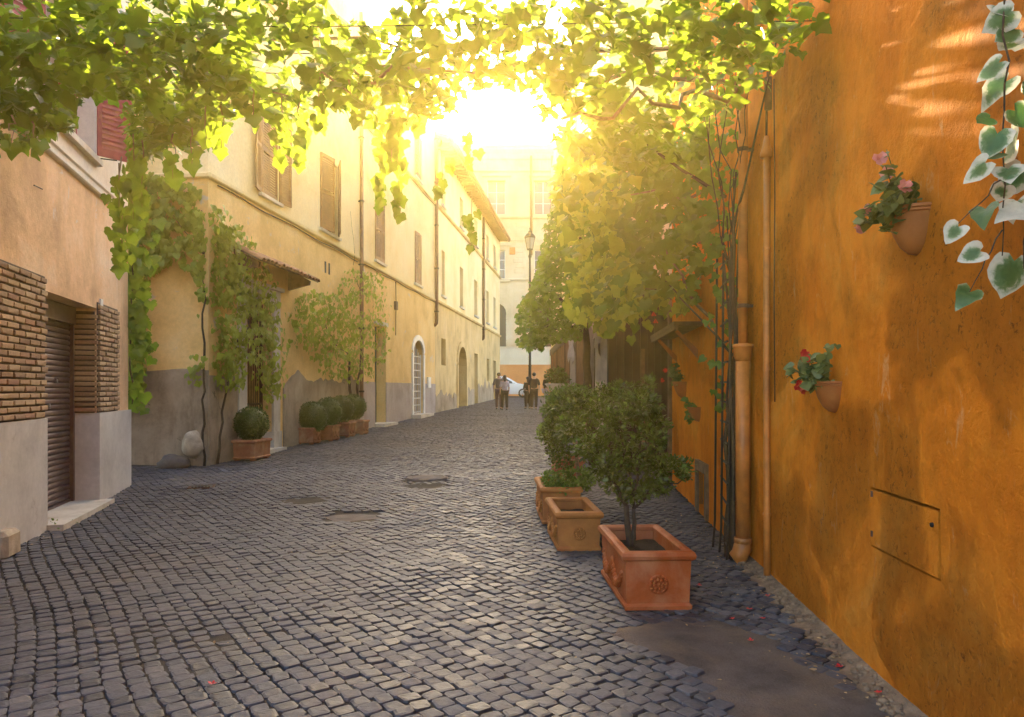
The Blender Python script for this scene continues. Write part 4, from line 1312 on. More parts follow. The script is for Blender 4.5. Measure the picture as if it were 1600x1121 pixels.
mb.build('house_shell', M['cream'], terr)
# timber end wall facing the camera: boards one by one
k = 0; x = 1.70
while x < 3.4:
    wd = R.uniform(.115, .15)
    mb = MB(); mb.box((x + wd / 2, 12.99 + R.uniform(-.008, .008), 1.6), (wd - .008, .05, 3.5)); mb.build('board', M['darkwood'], terr); x += wd
# recessed door between the orange house and the timber wall
mb = MB(); mb.box((2.95, 12.0, 1.4), (.06, 2.0, 3.4)); mb.build('side_door', M['darkwood'], terr)
mb = MB(); mb.box((2.44, 11.28, 1.35), (.09, .12, 3.0)); mb.build('door_post', M['shelfwood'], terr)
mb = MB(); mb.box((2.30, 12.93, 1.0), (.06, .06, 2.4)); mb.build('door_post', M['shelfwood'], terr)
mb = MB(); mb.box((2.0, 12.94, .95), (.62, .05, .05)); mb.build('rail', M['rust'], terr)
for k in range(10):
    mb = MB(); a = k * 2.2 + .05
    mb.hexa([TF.p(a + e, z, d) for z in (-.2, 3.2) for d in (-.06, .03) for e in (-.05, .05)]); mb.build('timber_post', M['darkwood'], terr)
mb = MB(); TF.box(mb, 0, 20.2, 3.0, 3.25, -.02, .06); mb.build('timber_beam', M['darkwood'], terr)
spec = [('curtaingrey', 'pale grey canvas curtain with a crumpled valance nearest the timber wall'), ('curtainviolet', 'violet grey canvas curtain hanging behind the pale grey one'), ('curtainwood', 'brown canvas curtain in the third bay of the terrace'),
        ('curtaingrey', 'light striped canvas curtain in the fourth bay of the terrace'), ('curtainwood', 'brown canvas curtain in the fifth bay of the terrace'), ('curtainwood', 'brown canvas curtain at the far end of the terrace')]
for k, (mt, lb) in enumerate(spec):
    a0 = .15 + k * 2.2 if k < 5 else .15 + 5 * 2.2; a1 = a0 + 2.0 if k < 5 else a0 + 8.5
    mb = MB(); mb.smooth = True
    n = int((a1 - a0) / .06); rows = lin(.35 + .2 * k / 5, 2.98, 8)
    ph = R.uniform(0, 6)
    def cp(a, z, o=0):
        f = .035 * math.sin(a * 13 + ph + .5 * math.sin(a * 3)) * (1.1 - z / 4) + .02 * noise.noise(Vector((a * 2, z * 1.5, ph)))
        return TF.p(a, z, f + o + .01)
    A_ = lin(a0, a1, n)
    for i in range(n):
        for j in range(8):
            mb.quad(cp(A_[i], rows[j]), cp(A_[i + 1], rows[j]), cp(A_[i + 1], rows[j + 1]), cp(A_[i], rows[j + 1]))
    for i in range(n): mb.quad(cp(A_[i], rows[0]), cp(A_[i + 1], rows[0]), cp(A_[i + 1], rows[0], -.012), cp(A_[i], rows[0], -.012))
    o = mb.build('canvas_curtain', M[mt], loc=TF.p((a0 + a1) / 2, .3)); tag(o, lb, 'curtain', 'canvas curtains along the terrace')
    if k in (0, 3):
        mb = MB(); mb.smooth = True
        for i in range(n):
            for j in range(4):
                def vp(a, q_): 
                    zb = 2.35 + .18 * math.sin(a * 4.1) + .1 * noise.noise(Vector((a * 4, 0, 0)))
                    z = 2.98 + (zb - 2.98) * q_ / 4
                    return cp(a, z, .05 + .03 * math.sin(q_ * 1.7 + a * 9))
                mb.quad(vp(A_[i], j + 1), vp(A_[i + 1], j + 1), vp(A_[i + 1], j), vp(A_[i], j))
        mb.build('valance', M['curtaingrey'], o)

# ================================================================== leaves
def leaf_shape(kind, rr):
    if kind in ('vine', 'ivyfine'):
        if kind == 'vine': side = [(.0, .08), (.17, -.09), (.38, -.08), (.52, .08), (.50, .26), (.60, .40), (.42, .56), (.28, .66), (.15, .86), (.0, 1.02)]
        else: side = [(.0, .10), (.15, -.08), (.33, -.10), (.47, .02), (.53, .20), (.50, .38), (.42, .54), (.30, .70), (.15, .87), (.0, 1.0)]
        ax = rr.uniform(.85, 1.1)
        jt = lambda s: (s[0] * ax * rr.uniform(.92, 1.08), s[1] + rr.uniform(-.03, .03))
        o = [jt(s) for s in side] + [jt((-s[0], s[1])) for s in side[1:-1]][::-1]
        ctr = (0, .34); cup = rr.uniform(-.15, .4); dro = rr.uniform(.05, .45); ph = rr.uniform(0, 6); tw = rr.uniform(-.25, .25)
        f = lambda x, y: (x, y, cup * abs(x) ** 1.3 - dro * y * y + .05 * math.sin(8 * x + ph) * (abs(x) + .2) + .04 * math.sin(7 * y + ph) + tw * x * y)
        n = len(o)
        v = [f(*ctr)] + [f(ctr[0] + (x - ctr[0]) * .55, ctr[1] + (y - ctr[1]) * .55) for x, y in o] + [f(x, y) for x, y in o]
        fs = [(0, 1 + i, 1 + (i + 1) % n) for i in range(n)]
        for i in range(n):
            k = (i + 1) % n
            fs += [(1 + i, 1 + n + i, 1 + n + k), (1 + i, 1 + n + k, 1 + k)]
        return v, fs
    if kind == 'ivy':
        side = [(.0, .08), (.22, -.12), (.46, .0), (.55, .25), (.42, .55), (.2, .82), (.0, 1.0)]
        rt = side; lt = [(-a, b) for a, b in side[1:-1]]
        o = rt + lt[::-1]; ctr = (0, .36); cup = rr.uniform(.1, .3); dro = rr.uniform(.1, .35)
    elif kind == 'oval':
        o = [(0, 0), (.26, .3), (.24, .65), (0, 1), (-.24, .65), (-.26, .3)]; ctr = (0, .5); cup = rr.uniform(.2, .5); dro = rr.uniform(0, .25)
    else:
        o = [(0, 0), (.42, .25), (.5, .65), (.2, 1), (-.2, 1), (-.5, .65), (-.42, .25)]; ctr = (0, .5); cup = .5; dro = .1
    f = lambda x, y: (x, y, cup * abs(x) - dro * y * y + .04 * math.sin(9 * x + 5 * y))
    v = [f(*ctr)] + [f(x, y) for x, y in o]
    n = len(o)
    return v, [(0, 1 + i, 1 + (i + 1) % n) for i in range(n)]

def frame(tip, nrm):
    t = Vector(tip).normalized(); n = Vector(nrm)
    n = n - t * n.dot(t)
    if n.length < 1e-4: n = t.orthogonal()
    n.normalize(); x = t.cross(n)
    return x, t, n

def leaves_mesh(name, L, kind, mat, seed=1):
    rr = random.Random(seed)
    shapes = [leaf_shape(kind, rr) for _ in range(6)]
    V = []; FC = []; base = 0
    for (p, tip, nrm, s) in L:
        x, t, n = frame(tip, nrm)
        v, f = shapes[rr.randrange(6)]
        A = np.array(v) * s
        W = A[:, 0:1] * np.array(x) + A[:, 1:2] * np.array(t) + A[:, 2:3] * np.array(n) + np.array(p)
        V.append(W); FC.append(np.array(f) + base); base += len(v)
    V = np.concatenate(V).astype(np.float32); FC = np.concatenate(FC).astype(np.int32)
    me = bpy.data.meshes.new(name)
    me.vertices.add(len(V)); me.vertices.foreach_set('co', V.ravel())
    me.loops.add(len(FC) * 3); me.loops.foreach_set('vertex_index', FC.ravel())
    me.polygons.add(len(FC)); me.polygons.foreach_set('loop_start', np.arange(0, len(FC) * 3, 3, dtype=np.int32))
    me.polygons.foreach_set('use_smooth', np.ones(len(FC), dtype=bool))
    me.update(); me.validate(); me.materials.append(mat)
    return me

def foliage(par, L, kind, mat, n_single=0, seed=1, name='foliage', smat=None):
    """L in world space. The leaves that show largest become single leaf objects, the rest one mass."""
    L = sorted(L, key=lambda l: -l[3] / max(.5, l[0][1]))
    vis = []; rest = []
    for l in L:
        p = l[0]; px = 800 + p[0] / max(.3, p[1]) * F; py = HZ - (p[2] - CZ) / max(.3, p[1]) * F
        (vis if -5 < px < 1605 and -5 < py < 1125 and len(vis) < n_single else rest).append(l)
    b = base_of(par)
    if vis:
        rr = random.Random(seed)
        ms = []
        for k in range(6):
            v, f = leaf_shape(kind, rr)
            mb = MB(); mb.smooth = True; mb.add(v, f); ms.append(mb.mesh('leaf', smat or mat))
        for (p, tip, nrm, s) in vis:
            x, t, n = frame(tip, nrm)
            m = Matrix(((x.x * s, t.x * s, n.x * s, p[0]), (x.y * s, t.y * s, n.y * s, p[1]), (x.z * s, t.z * s, n.z * s, p[2]), (0, 0, 0, 1)))
            inst('leaf', rr.choice(ms), m, par)
    if rest:
        rest = [(Vector(p) - b, t, n, s) for (p, t, n, s) in rest]
        me = leaves_mesh(name, rest, kind, mat, seed)
        o = bpy.data.objects.new(name, me); COL.objects.link(o); o.parent = par; o['kind'] = 'stuff'

def gauss3(s=1.0): return Vector((R.gauss(0, s), R.gauss(0, s), R.gauss(0, s)))

def wander(p0, p1, n, amp, seed):
    p0, p1 = Vector(p0), Vector(p1)
    return [p0.lerp(p1, i / n) + amp * math.sin(math.pi * i / n) ** .5 * Vector((noise.noise(Vector((i * .6, seed, 0))), noise.noise(Vector((i * .6, seed, 5))), noise.noise(Vector((i * .6, seed, 9))))) for i in range(n + 1)]

def stems(par, lines, mat, name='stem'):
    for (pts, r0, r1) in lines:
        mb = MB(); mb.smooth = True
        n = len(pts)
        mb.tube(pts, [(r0 + (r1 - r0) * i / (n - 1)) * (1 + .15 * noise.noise(Vector((i * .9, r0 * 99, 1)))) for i in range(n)], 7)
        mb.build(name, mat, par)

def inpoly(poly, x, y):
    c = False
    for i in range(len(poly)):
        a, b = poly[i], poly[i - 1]
        if (a[1] > y) != (b[1] > y) and x < (b[0] - a[0]) * (y - a[1]) / (b[1] - a[1]) + a[0]: c = not c
    return c

def interp(tab, x):
    if x <= tab[0][0]: return tab[0][1]
    for (x0, y0), (x1, y1) in zip(tab[:-1], tab[1:]):
        if x <= x1: return y0 + (y1 - y0) * (x - x0) / (x1 - x0)
    return tab[-1][1]

# ---- vine trained across the street overhead
vine = thing('grape_vine', (0, 5.5, 3.6), 'grape vine canopy trained across the street overhead with hanging leafy shoots', 'vine')
LOW = [(-60, 230), (40, 225), (88, 203), (112, 198), (122, 150), (194, 148), (206, 262), (240, 240), (300, 225), (350, 200), (400, 165), (450, 195), (500, 165), (560, 170), (600, 195), (650, 190), (700, 178), (730, 156), (780, 150), (830, 165), (870, 225), (930, 250), (1000, 260), (1080, 250), (1130, 190), (1180, 130), (1240, 95), (1290, 50), (1330, 20)]
L = []
tries = 0
while len(L) < 4700 and tries < 60000:
    tries += 1
    Y = 4.2 + 4.0 * R.random() ** .8
    px = R.uniform(-70, 1325)
    X = (px - 800) / F * Y
    if X > rightX(Y) - .05: continue
    z = 3.86 + .20 * noise.noise(Vector((X * .8, Y * .8, 2))) + R.gauss(0, .16) + (.25 if px < 300 else 0) * 0
    py = HZ - (z - CZ) / Y * F
    low = interp(LOW, px)
    if py > low + 16 * noise.noise(Vector((px * .03, 1, 1))) or py < -140: continue
    if noise.noise(Vector((X * 1.7, Y * 1.7, z * 1.7))) < (-.24 if px < 380 else -.10): continue
    if px > 420 and R.random() < .28: continue
    if 722 < px < 838 and 135 < py < 225: continue
    nrm = Vector((R.gauss(0, .5), R.gauss(-.25, .5), 1.0))
    a = R.uniform(0, 6.28)
    tip = Vector((math.cos(a), math.sin(a) * .8, R.uniform(-.9, .05)))
    L.append((Vector((X, Y, z)), tip, nrm, .05 + .085 * R.random() ** .8))
STR = [(190, 275, 420, 6.6), (208, 240, 350, 6.3), (222, 250, 330, 6.0), (186, 285, 330, 6.2), (270, 240, 285, 5.4), (300, 230, 262, 5.3), (346, 190, 238, 5.2), (322, 190, 225, 5.0), (395, 170, 195, 5.2), (440, 180, 248, 5.5), (468, 190, 255, 5.3), (500, 150, 200, 5.4), (560, 160, 190, 5.6), (596, 180, 325, 6.6), (624, 180, 335, 6.4), (612, 170, 260, 6.0), (655, 150, 205, 6.2), (700, 140, 170, 6.4), (737, 330, 390, 7.6), (50, 220, 238, 4.9), (18, 210, 232, 4.8), (735, 210, 260, 7.5), (690, 250, 300, 8)]
tend = []
for (px, y0, y1, Y) in STR:
    y = y0
    w_ = 6 if y1 - y0 < 130 or px > 400 else 13
    while y < y1:
        f_ = (y - y0) / max(1, y1 - y0)
        L.append((P(px + R.gauss(0, w_ * (1.1 - .7 * f_)), y, Y + R.gauss(0, .12)), Vector((R.gauss(0, .35), R.gauss(0, .3), -1)), Vector((R.gauss(0, .5), -1, R.gauss(.2, .4))), R.uniform(.08, .13)))
        y += R.uniform(5, 10) * (1.25 if y1 - y0 < 120 or px > 400 else .75)
    tend.append((wander(P(px, y0 - 30, Y), P(px, y1 - 6, Y), 6, .05, px), .006, .002))
foliage(vine, L, 'vine', M['vine'], 300, 21)
ST = []
for k, (a, b, r0, r1) in enumerate((((1150, 140), (880, 185), .022, .012), ((1150, 130), (560, 100), .018, .01), ((1160, 80), (300, 60), .02, .01), ((250, 80), (450, 150), .012, .006), ((620, 118), (470, 128), .014, .008), ((230, 130), (330, 70), .008, .004), ((1180, 60), (900, 20), .012, .008))):
    ST.append((wander(P(a[0], a[1], 6.0 if a[0] > 900 else 5.6), P(b[0], b[1], 5.6), 10, .22, k * 3 + 1), r0, r1))
stems(vine, ST + tend, M['barkl'])
# wires of the pergola
for k, (Y, z) in enumerate(((4.8, 3.9), (5.4, 4.0), (6.0, 4.1))):
    mb = MB(); mb.tube([Vector((leftX(Y) + .02, Y, z + .05)), Vector((-1.5, Y, z - .04)), Vector((rightX(Y) - .02, Y, z))], .004, 5)
    mb.build('pergola_wire', M['iron'], vine)

# ---- old stem on the trellis, fanning out towards the canopy
old = thing('vine_trunk', RF.p(ra(6.72), 0, .14), 'thick gnarled dark vine stem climbing the ladder trellis beside the downpipe', 'vine')
LN = []
for k in range(11):
    a = ra(6.43 + .085 * (k % 4) + R.uniform(-.02, .03)); d = .09 + .03 * (k % 3) + R.uniform(0, .03)
    tp = (2.3, 3.1, 2.65, 3.5, 2.0, 2.9)[k % 6]
    pts = [RF.p(a + .03 * noise.noise(Vector((i * .55, k * 1.37 + .5, .3))) * 1.8, -.03 + tp * i / 10, d + .05 * noise.noise(Vector((i * .55, k * 1.37 + .5, 4.4)))) for i in range(11)]
    LN.append((pts, .026 if k < 4 else .017, .010 if k < 4 else .006))
for k in range(7):
    a0 = ra(6.6 + .03 * k)
    top = P(1185 - 20 * k + R.uniform(-8, 8), R.uniform(-10, 90), 6.0 + .06 * k)
    LN.append((wander(RF.p(a0, 2.6, .12), top, 8, .14, 40 + k), .007, .003))
LN.append((wander(RF.p(ra(6.6), 2.9, .12), P(1222, 30, 5.1), 8, .05, 61), .012, .005))
LN.append((wander(RF.p(ra(6.9), 3.3, .12), P(960, 195, 7.2), 8, .1, 63), .018, .008))
LN.append((wander(P(1150, 560, 6.9), P(1040, 440, 7.8), 8, .08, 65), .012, .006))
stems(old, LN, M['bark'])
Lo = []
for k in range(210):
    y = R.uniform(120, 640) if k < 90 else R.uniform(120, 400)
    Lo.append((P(R.gauss(1128 if y > 380 else 1108, 14 if y > 380 else 30), y, 6.9 + R.gauss(0, .1)), Vector((R.gauss(-.4, .5), R.gauss(-.3, .3), -1)), Vector((R.gauss(-.4, .5), -1, R.gauss(.4, .4))), R.uniform(.05, .10)))
foliage(old, Lo, 'vine', M['vine'], 30, 5)

# ---- leafy vine over the right hand side, between canopy and terrace
POLY = [(868, 235), (900, 205), (1000, 205), (1110, 215), (1135, 300), (1125, 380), (1100, 430), (1088, 470), (1030, 455), (1005, 490), (960, 505), (915, 480), (890, 420), (872, 330)]
arb = thing('climbing_vine', Vector((2.1, 9.0, 2.6)), 'broad climber with glow-tinted leaves bulging from the orange house below the overhead canopy', 'vine')
L = []
while len(L) < 1900:
    px, py = R.uniform(860, 1140), R.uniform(200, 510)
    if not inpoly(POLY, px + 14 * noise.noise(Vector((py * .04, 0, 2))), py + 14 * noise.noise(Vector((px * .04, 3, 2)))): continue
    Y = R.uniform(7.4, 10.5)
    q = P(px, py, Y)
    if q.x > rightX(Y) - .06: continue
    if noise.noise(Vector((q.x * 2.2, q.y * 1.3, q.z * 2.2))) < -.22: continue
    L.append((q, Vector((R.gauss(-.2, .5), R.gauss(-.3, .4), R.uniform(-1.1, -.1))), Vector((R.gauss(-.2, .5), R.gauss(-.6, .4), R.gauss(.7, .4))), R.uniform(.055, .165)))
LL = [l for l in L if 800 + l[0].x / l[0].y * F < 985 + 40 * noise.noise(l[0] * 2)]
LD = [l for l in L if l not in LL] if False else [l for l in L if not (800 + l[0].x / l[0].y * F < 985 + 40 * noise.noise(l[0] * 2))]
for k in range(26):
    px = R.uniform(890, 1090); y0 = interp([(890, 450), (960, 490), (1010, 480), (1090, 445)], px); Y = R.uniform(7.6, 9.6)
    for i in range(R.randint(3, 8)): LL.append((P(px + R.gauss(0, 5), y0 + i * 7 - 12, Y), Vector((R.gauss(0, .4), R.gauss(-.2, .3), -1)), Vector((R.gauss(0, .5), -1, .4)), R.uniform(.06, .13)))
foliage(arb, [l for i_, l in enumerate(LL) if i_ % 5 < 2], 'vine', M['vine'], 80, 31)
foliage(arb, [l for i_, l in enumerate(LL) if i_ % 5 >= 2], 'vine', M['vinelight'], 80, 34)  # brighter yellow leaves on this side put the glow into the colour
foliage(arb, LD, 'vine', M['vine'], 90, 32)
stems(arb, [(wander(P(1120, 520, 8.0), P(1000, 330, 9), 9, .15, 71), .02, .008), (wander(P(1135, 300, 7.6), P(930, 300, 9), 9, .2, 72), .018, .006), (wander(P(1060, 440, 9), P(950, 470, 9.6), 8, .1, 73), .012, .005)], M['barkl'])
# red trumpet flowers hanging in it
for (px, py) in ((1021, 487), (1024, 498), (1065, 462)):
    q = P(px, py, 8.6)
    mb = MB()
    for k in range(5):
        a = k * 1.256; mb.add([(q + .0 * q), q + Vector((.035 * math.cos(a), .02 * math.sin(a), -.05)), q + Vector((.035 * math.cos(a + .8), .02 * math.sin(a + .8), -.055))], [(0, 1, 2)])
    mb.build('flower', M['redpetal'], arb)

# ---- dense small-leaved tree in front of the terrace
TP = [(812, 540), (806, 500), (822, 460), (838, 430), (846, 395), (858, 345), (872, 285), (905, 250), (950, 260), (985, 330), (995, 420), (960, 495), (930, 500), (900, 530), (870, 535), (845, 548)]
tree = thing('leafy_tree', Vector((1.45, 13.6, g(13.6))), 'dense dark green small leaved tree overhanging the street before the canvas curtains', 'tree')
L = []
while len(L) < 7000:
    px, py = R.uniform(800, 1000), R.uniform(245, 550)
    if not inpoly(TP, px + 9 * noise.noise(Vector((py * .06, 0, 12))), py + 9 * noise.noise(Vector((px * .06, 3, 12)))): continue
    Y = R.uniform(11.8, 15.5)
    q = P(px, py, Y)
    if noise.noise(Vector((q.x * 2.6, q.y * 1.1, q.z * 2.6))) < -.18: continue
    L.append((q, Vector((R.gauss(-.3, .6), R.gauss(-.3, .5), R.uniform(-1, .2))), Vector((R.gauss(-.2, .6), R.gauss(-.5, .5), R.gauss(.7, .4))), R.uniform(.05, .105)))
foliage(tree, L, 'ivy', M['vine'], 0, 33, 'crown')
b0 = Vector((1.5, 13.6, g(13.6) - .05))
stems(tree, [(wander(b0, (1.35, 13.5, 2.6), 8, .1, 81), .09, .06)], M['bark'], 'trunk')
stems(tree, [(wander((1.35, 13.5, 2.6), P(850, 440, 13.4), 7, .2, 82), .05, .015), (wander((1.35, 13.5, 2.6), P(900, 300, 13.6), 8, .25, 83), .05, .015), (wander((1.35, 13.5, 2.6), P(960, 360, 13.6), 8, .2, 84), .045, .015), (wander((1.35, 13.5, 2.6), P(835, 510, 13.3), 7, .15, 85), .035, .01)], M['bark'], 'limb')

# ---- climbers on the ochre house
def on_wall(px, py, d):
    """point on the ochre house seen at a pixel, pushed out by d"""
    if px < 325:
        k = (px - 800) / F; t_ = (-k * 13.5 - 5.5735) / (1 + .113 * k) if True else 0
        t_ = (-5.5745 - k * 13.5) / (1 + .113 * k)
        Y = 13.5 + .113 * t_
        return P(px, py, Y) + SF.n * d, SF.n
    a = AF.aPx(px); Y = AF.O.y + AF.u.y * a
    return P(px, py, Y) + AF.n * d, AF.n

def wallvine(name, label, poly, N, size, thick, nsingle, seed, mat, group=None, wob=10):
    cx = sum(p[0] for p in poly) / len(poly)
    b, _ = on_wall(cx, 650, .1)
    t = thing(name, (b.x, b.y, g(b.y)), label, 'climber', group)
    L = []; n = 0
    x0, x1 = min(p[0] for p in poly), max(p[0] for p in poly); y0, y1 = min(p[1] for p in poly), max(p[1] for p in poly)
    while len(L) < N and n < 60000:
        n += 1
        px, py = R.uniform(x0, x1), R.uniform(y0, y1)
        if not inpoly(poly, px + wob * noise.noise(Vector((py * .05, seed, 2))), py + wob * noise.noise(Vector((px * .05, seed, 7)))): continue
        if noise.noise(Vector((px * .045, py * .045, seed))) < -.28: continue
        q, nw = on_wall(px, py, thick * R.random() ** 1.3 + .03)
        L.append((q, Vector((R.gauss(0, .35), R.gauss(0, .35), -1)) + nw * R.uniform(0, .6), nw + Vector((R.gauss(0, .35), R.gauss(0, .35), R.gauss(.45, .35))), R.uniform(*size)))
    foliage(t, L, 'ivy', mat, nsingle, seed)
    return t
v1 = wallvine('wall_climber', 'large leafy climber hanging over the end wall of the ochre house', [(188, 300), (225, 275), (270, 280), (318, 300), (345, 345), (360, 400), (350, 460), (330, 480), (306, 430), (280, 400), (250, 425), (238, 445), (226, 520), (232, 590), (214, 650), (196, 640), (193, 480)], 2100, (.07, .14), .28, 180, 51, M['vinelight'])
v2 = wallvine('wall_climber', 'straggling climber around the tiled doorway of the ochre house', [(326, 330), (352, 350), (378, 400), (400, 430), (416, 470), (424, 540), (420, 600), (405, 640), (392, 590), (370, 560), (356, 600), (318, 615), (308, 570), (330, 540), (322, 470), (340, 430), (328, 380)], 1500, (.07, .13), .4, 120, 52, M['vinelight'])
v3 = wallvine('wall_climber', 'bushy climber between the stone doorway and the downpipe above the boxwood planters', [(450, 470), (475, 455), (512, 462), (540, 418), (572, 430), (588, 480), (590, 530), (574, 585), (545, 598), (505, 592), (488, 565), (462, 548), (447, 520)], 1700, (.07, .13), .5, 120, 53, M['vinelight'])
def wp(px, py, d=.06): return on_wall(px, py, d)[0]
stems(v1, [(wander(wp(322, 728), wp(320, 560), 10, .13, 91), .024, .018), (wander(wp(322, 560), wp(318, 330), 10, .16, 92), .022, .008), (wander(wp(322, 400), wp(250, 310), 9, .08, 93), .012, .005), (wander(wp(206, 640), wp(215, 330), 9, .15, 94), .02, .01)], M['bark'])
stems(v2, [(wander(wp(330, 725, .12), wp(350, 560, .12), 8, .12, 95), .026, .018), (wander(wp(350, 560, .12), wp(395, 470, .12), 8, .2, 96), .02, .008)], M['bark'])
stems(v3, [(wander(wp(543, 690, .08), wp(540, 560, .12), 8, .12, 97), .055, .03), (wander(wp(550, 688, .08), wp(560, 520, .12), 8, .12, 98), .04, .02), (wander(wp(540, 560, .12), wp(480, 490, .12), 8, .2, 99), .02, .008), (wander(wp(560, 520, .1), wp(545, 330, .05), 8, .25, 100), .01, .004)], M['bark'])
cor = thing('corner_climber', Vector((-5.6, 11.2, 0)), 'big leaved shoots trailing down the far edge of the peach building', 'climber')
L = []
for (px, y0, y1, w_) in ((200, 300, 470, 16), (215, 320, 430, 14), (210, 470, 640, 9), (226, 470, 560, 8), (208, 400, 520, 10)):
    y = y0
    while y < y1:
        L.append((P(px + R.gauss(0, w_), y, 10.9 + R.uniform(.1, .6)), Vector((R.gauss(0, .4), R.gauss(-.2, .3), -1)), Vector((R.gauss(.2, .4), -1, R.gauss(.4, .4))), R.uniform(.10, .19))); y += R.uniform(2.2, 5)
foliage(cor, L, 'vine', M['vine'], 90, 54)
stems(cor, [(wander(P(206, 640, 11.3), P(204, 300, 11.2), 10, .15, 101), .014, .006)], M['bark'])

# ---- pale edged leaves hanging on the near end of the orange wall
ivy = thing('ivy_spray', RF.p(ra(2.6), 2.0, .1), 'trailing ivy with pale edged leaves hanging against the orange wall nearest the viewer', 'vine')
L = []
for (px, py, s, pale) in ((1585, 15, .16, 1), (1556, 10, .13, 0), (1590, 70, .15, 0), (1566, 95, .14, 0), (1578, 120, .19, 1), (1600, 150, .17, 1), (1582, 170, .14, 0), (1560, 205, .16, 1), (1592, 215, .19, 1), (1548, 185, .11, 0), (1545, 252, .15, 1), (1575, 262, .14, 0), (1570, 290, .13, 0), (1540, 322, .15, 0), (1500, 352, .11, 0), (1590, 310, .17, 1), (1535, 392, .12, 0), (1585, 402, .22, 1), (1520, 452, .14, 0), (1565, 240, .12, 0), (1610, 60, .2, 1), (1608, 330, .18, 1), (1600, 260, .18, 0), (1588, 45, .14, 0)):
    q = P(px, py, 2.42 + R.uniform(-.1, .1))
    L.append((q, Vector((R.gauss(-.5, .4), R.gauss(-.1, .3), R.uniform(-.7, -.1))), Vector((R.gauss(-.4, .4), R.gauss(-.8, .3), R.gauss(.5, .4))), s * .64))
foliage(ivy, L, 'ivyfine', M['ivypale'], 60, 61)
stems(ivy, [(wander(P(1572, -60, 2.45), P(1566, 400, 2.45), 12, .03, 102), .004, .002), (wander(P(1566, 280, 2.45), P(1495, 352, 2.4), 6, .02, 103), .003, .0015), (wander(P(1566, 360, 2.45), P(1515, 456, 2.4), 6, .02, 104), .003, .0015), (wander(P(1640, -30, 2.4), P(1600, 420, 2.4), 10, .03, 105), .004, .002)], M['bark'])
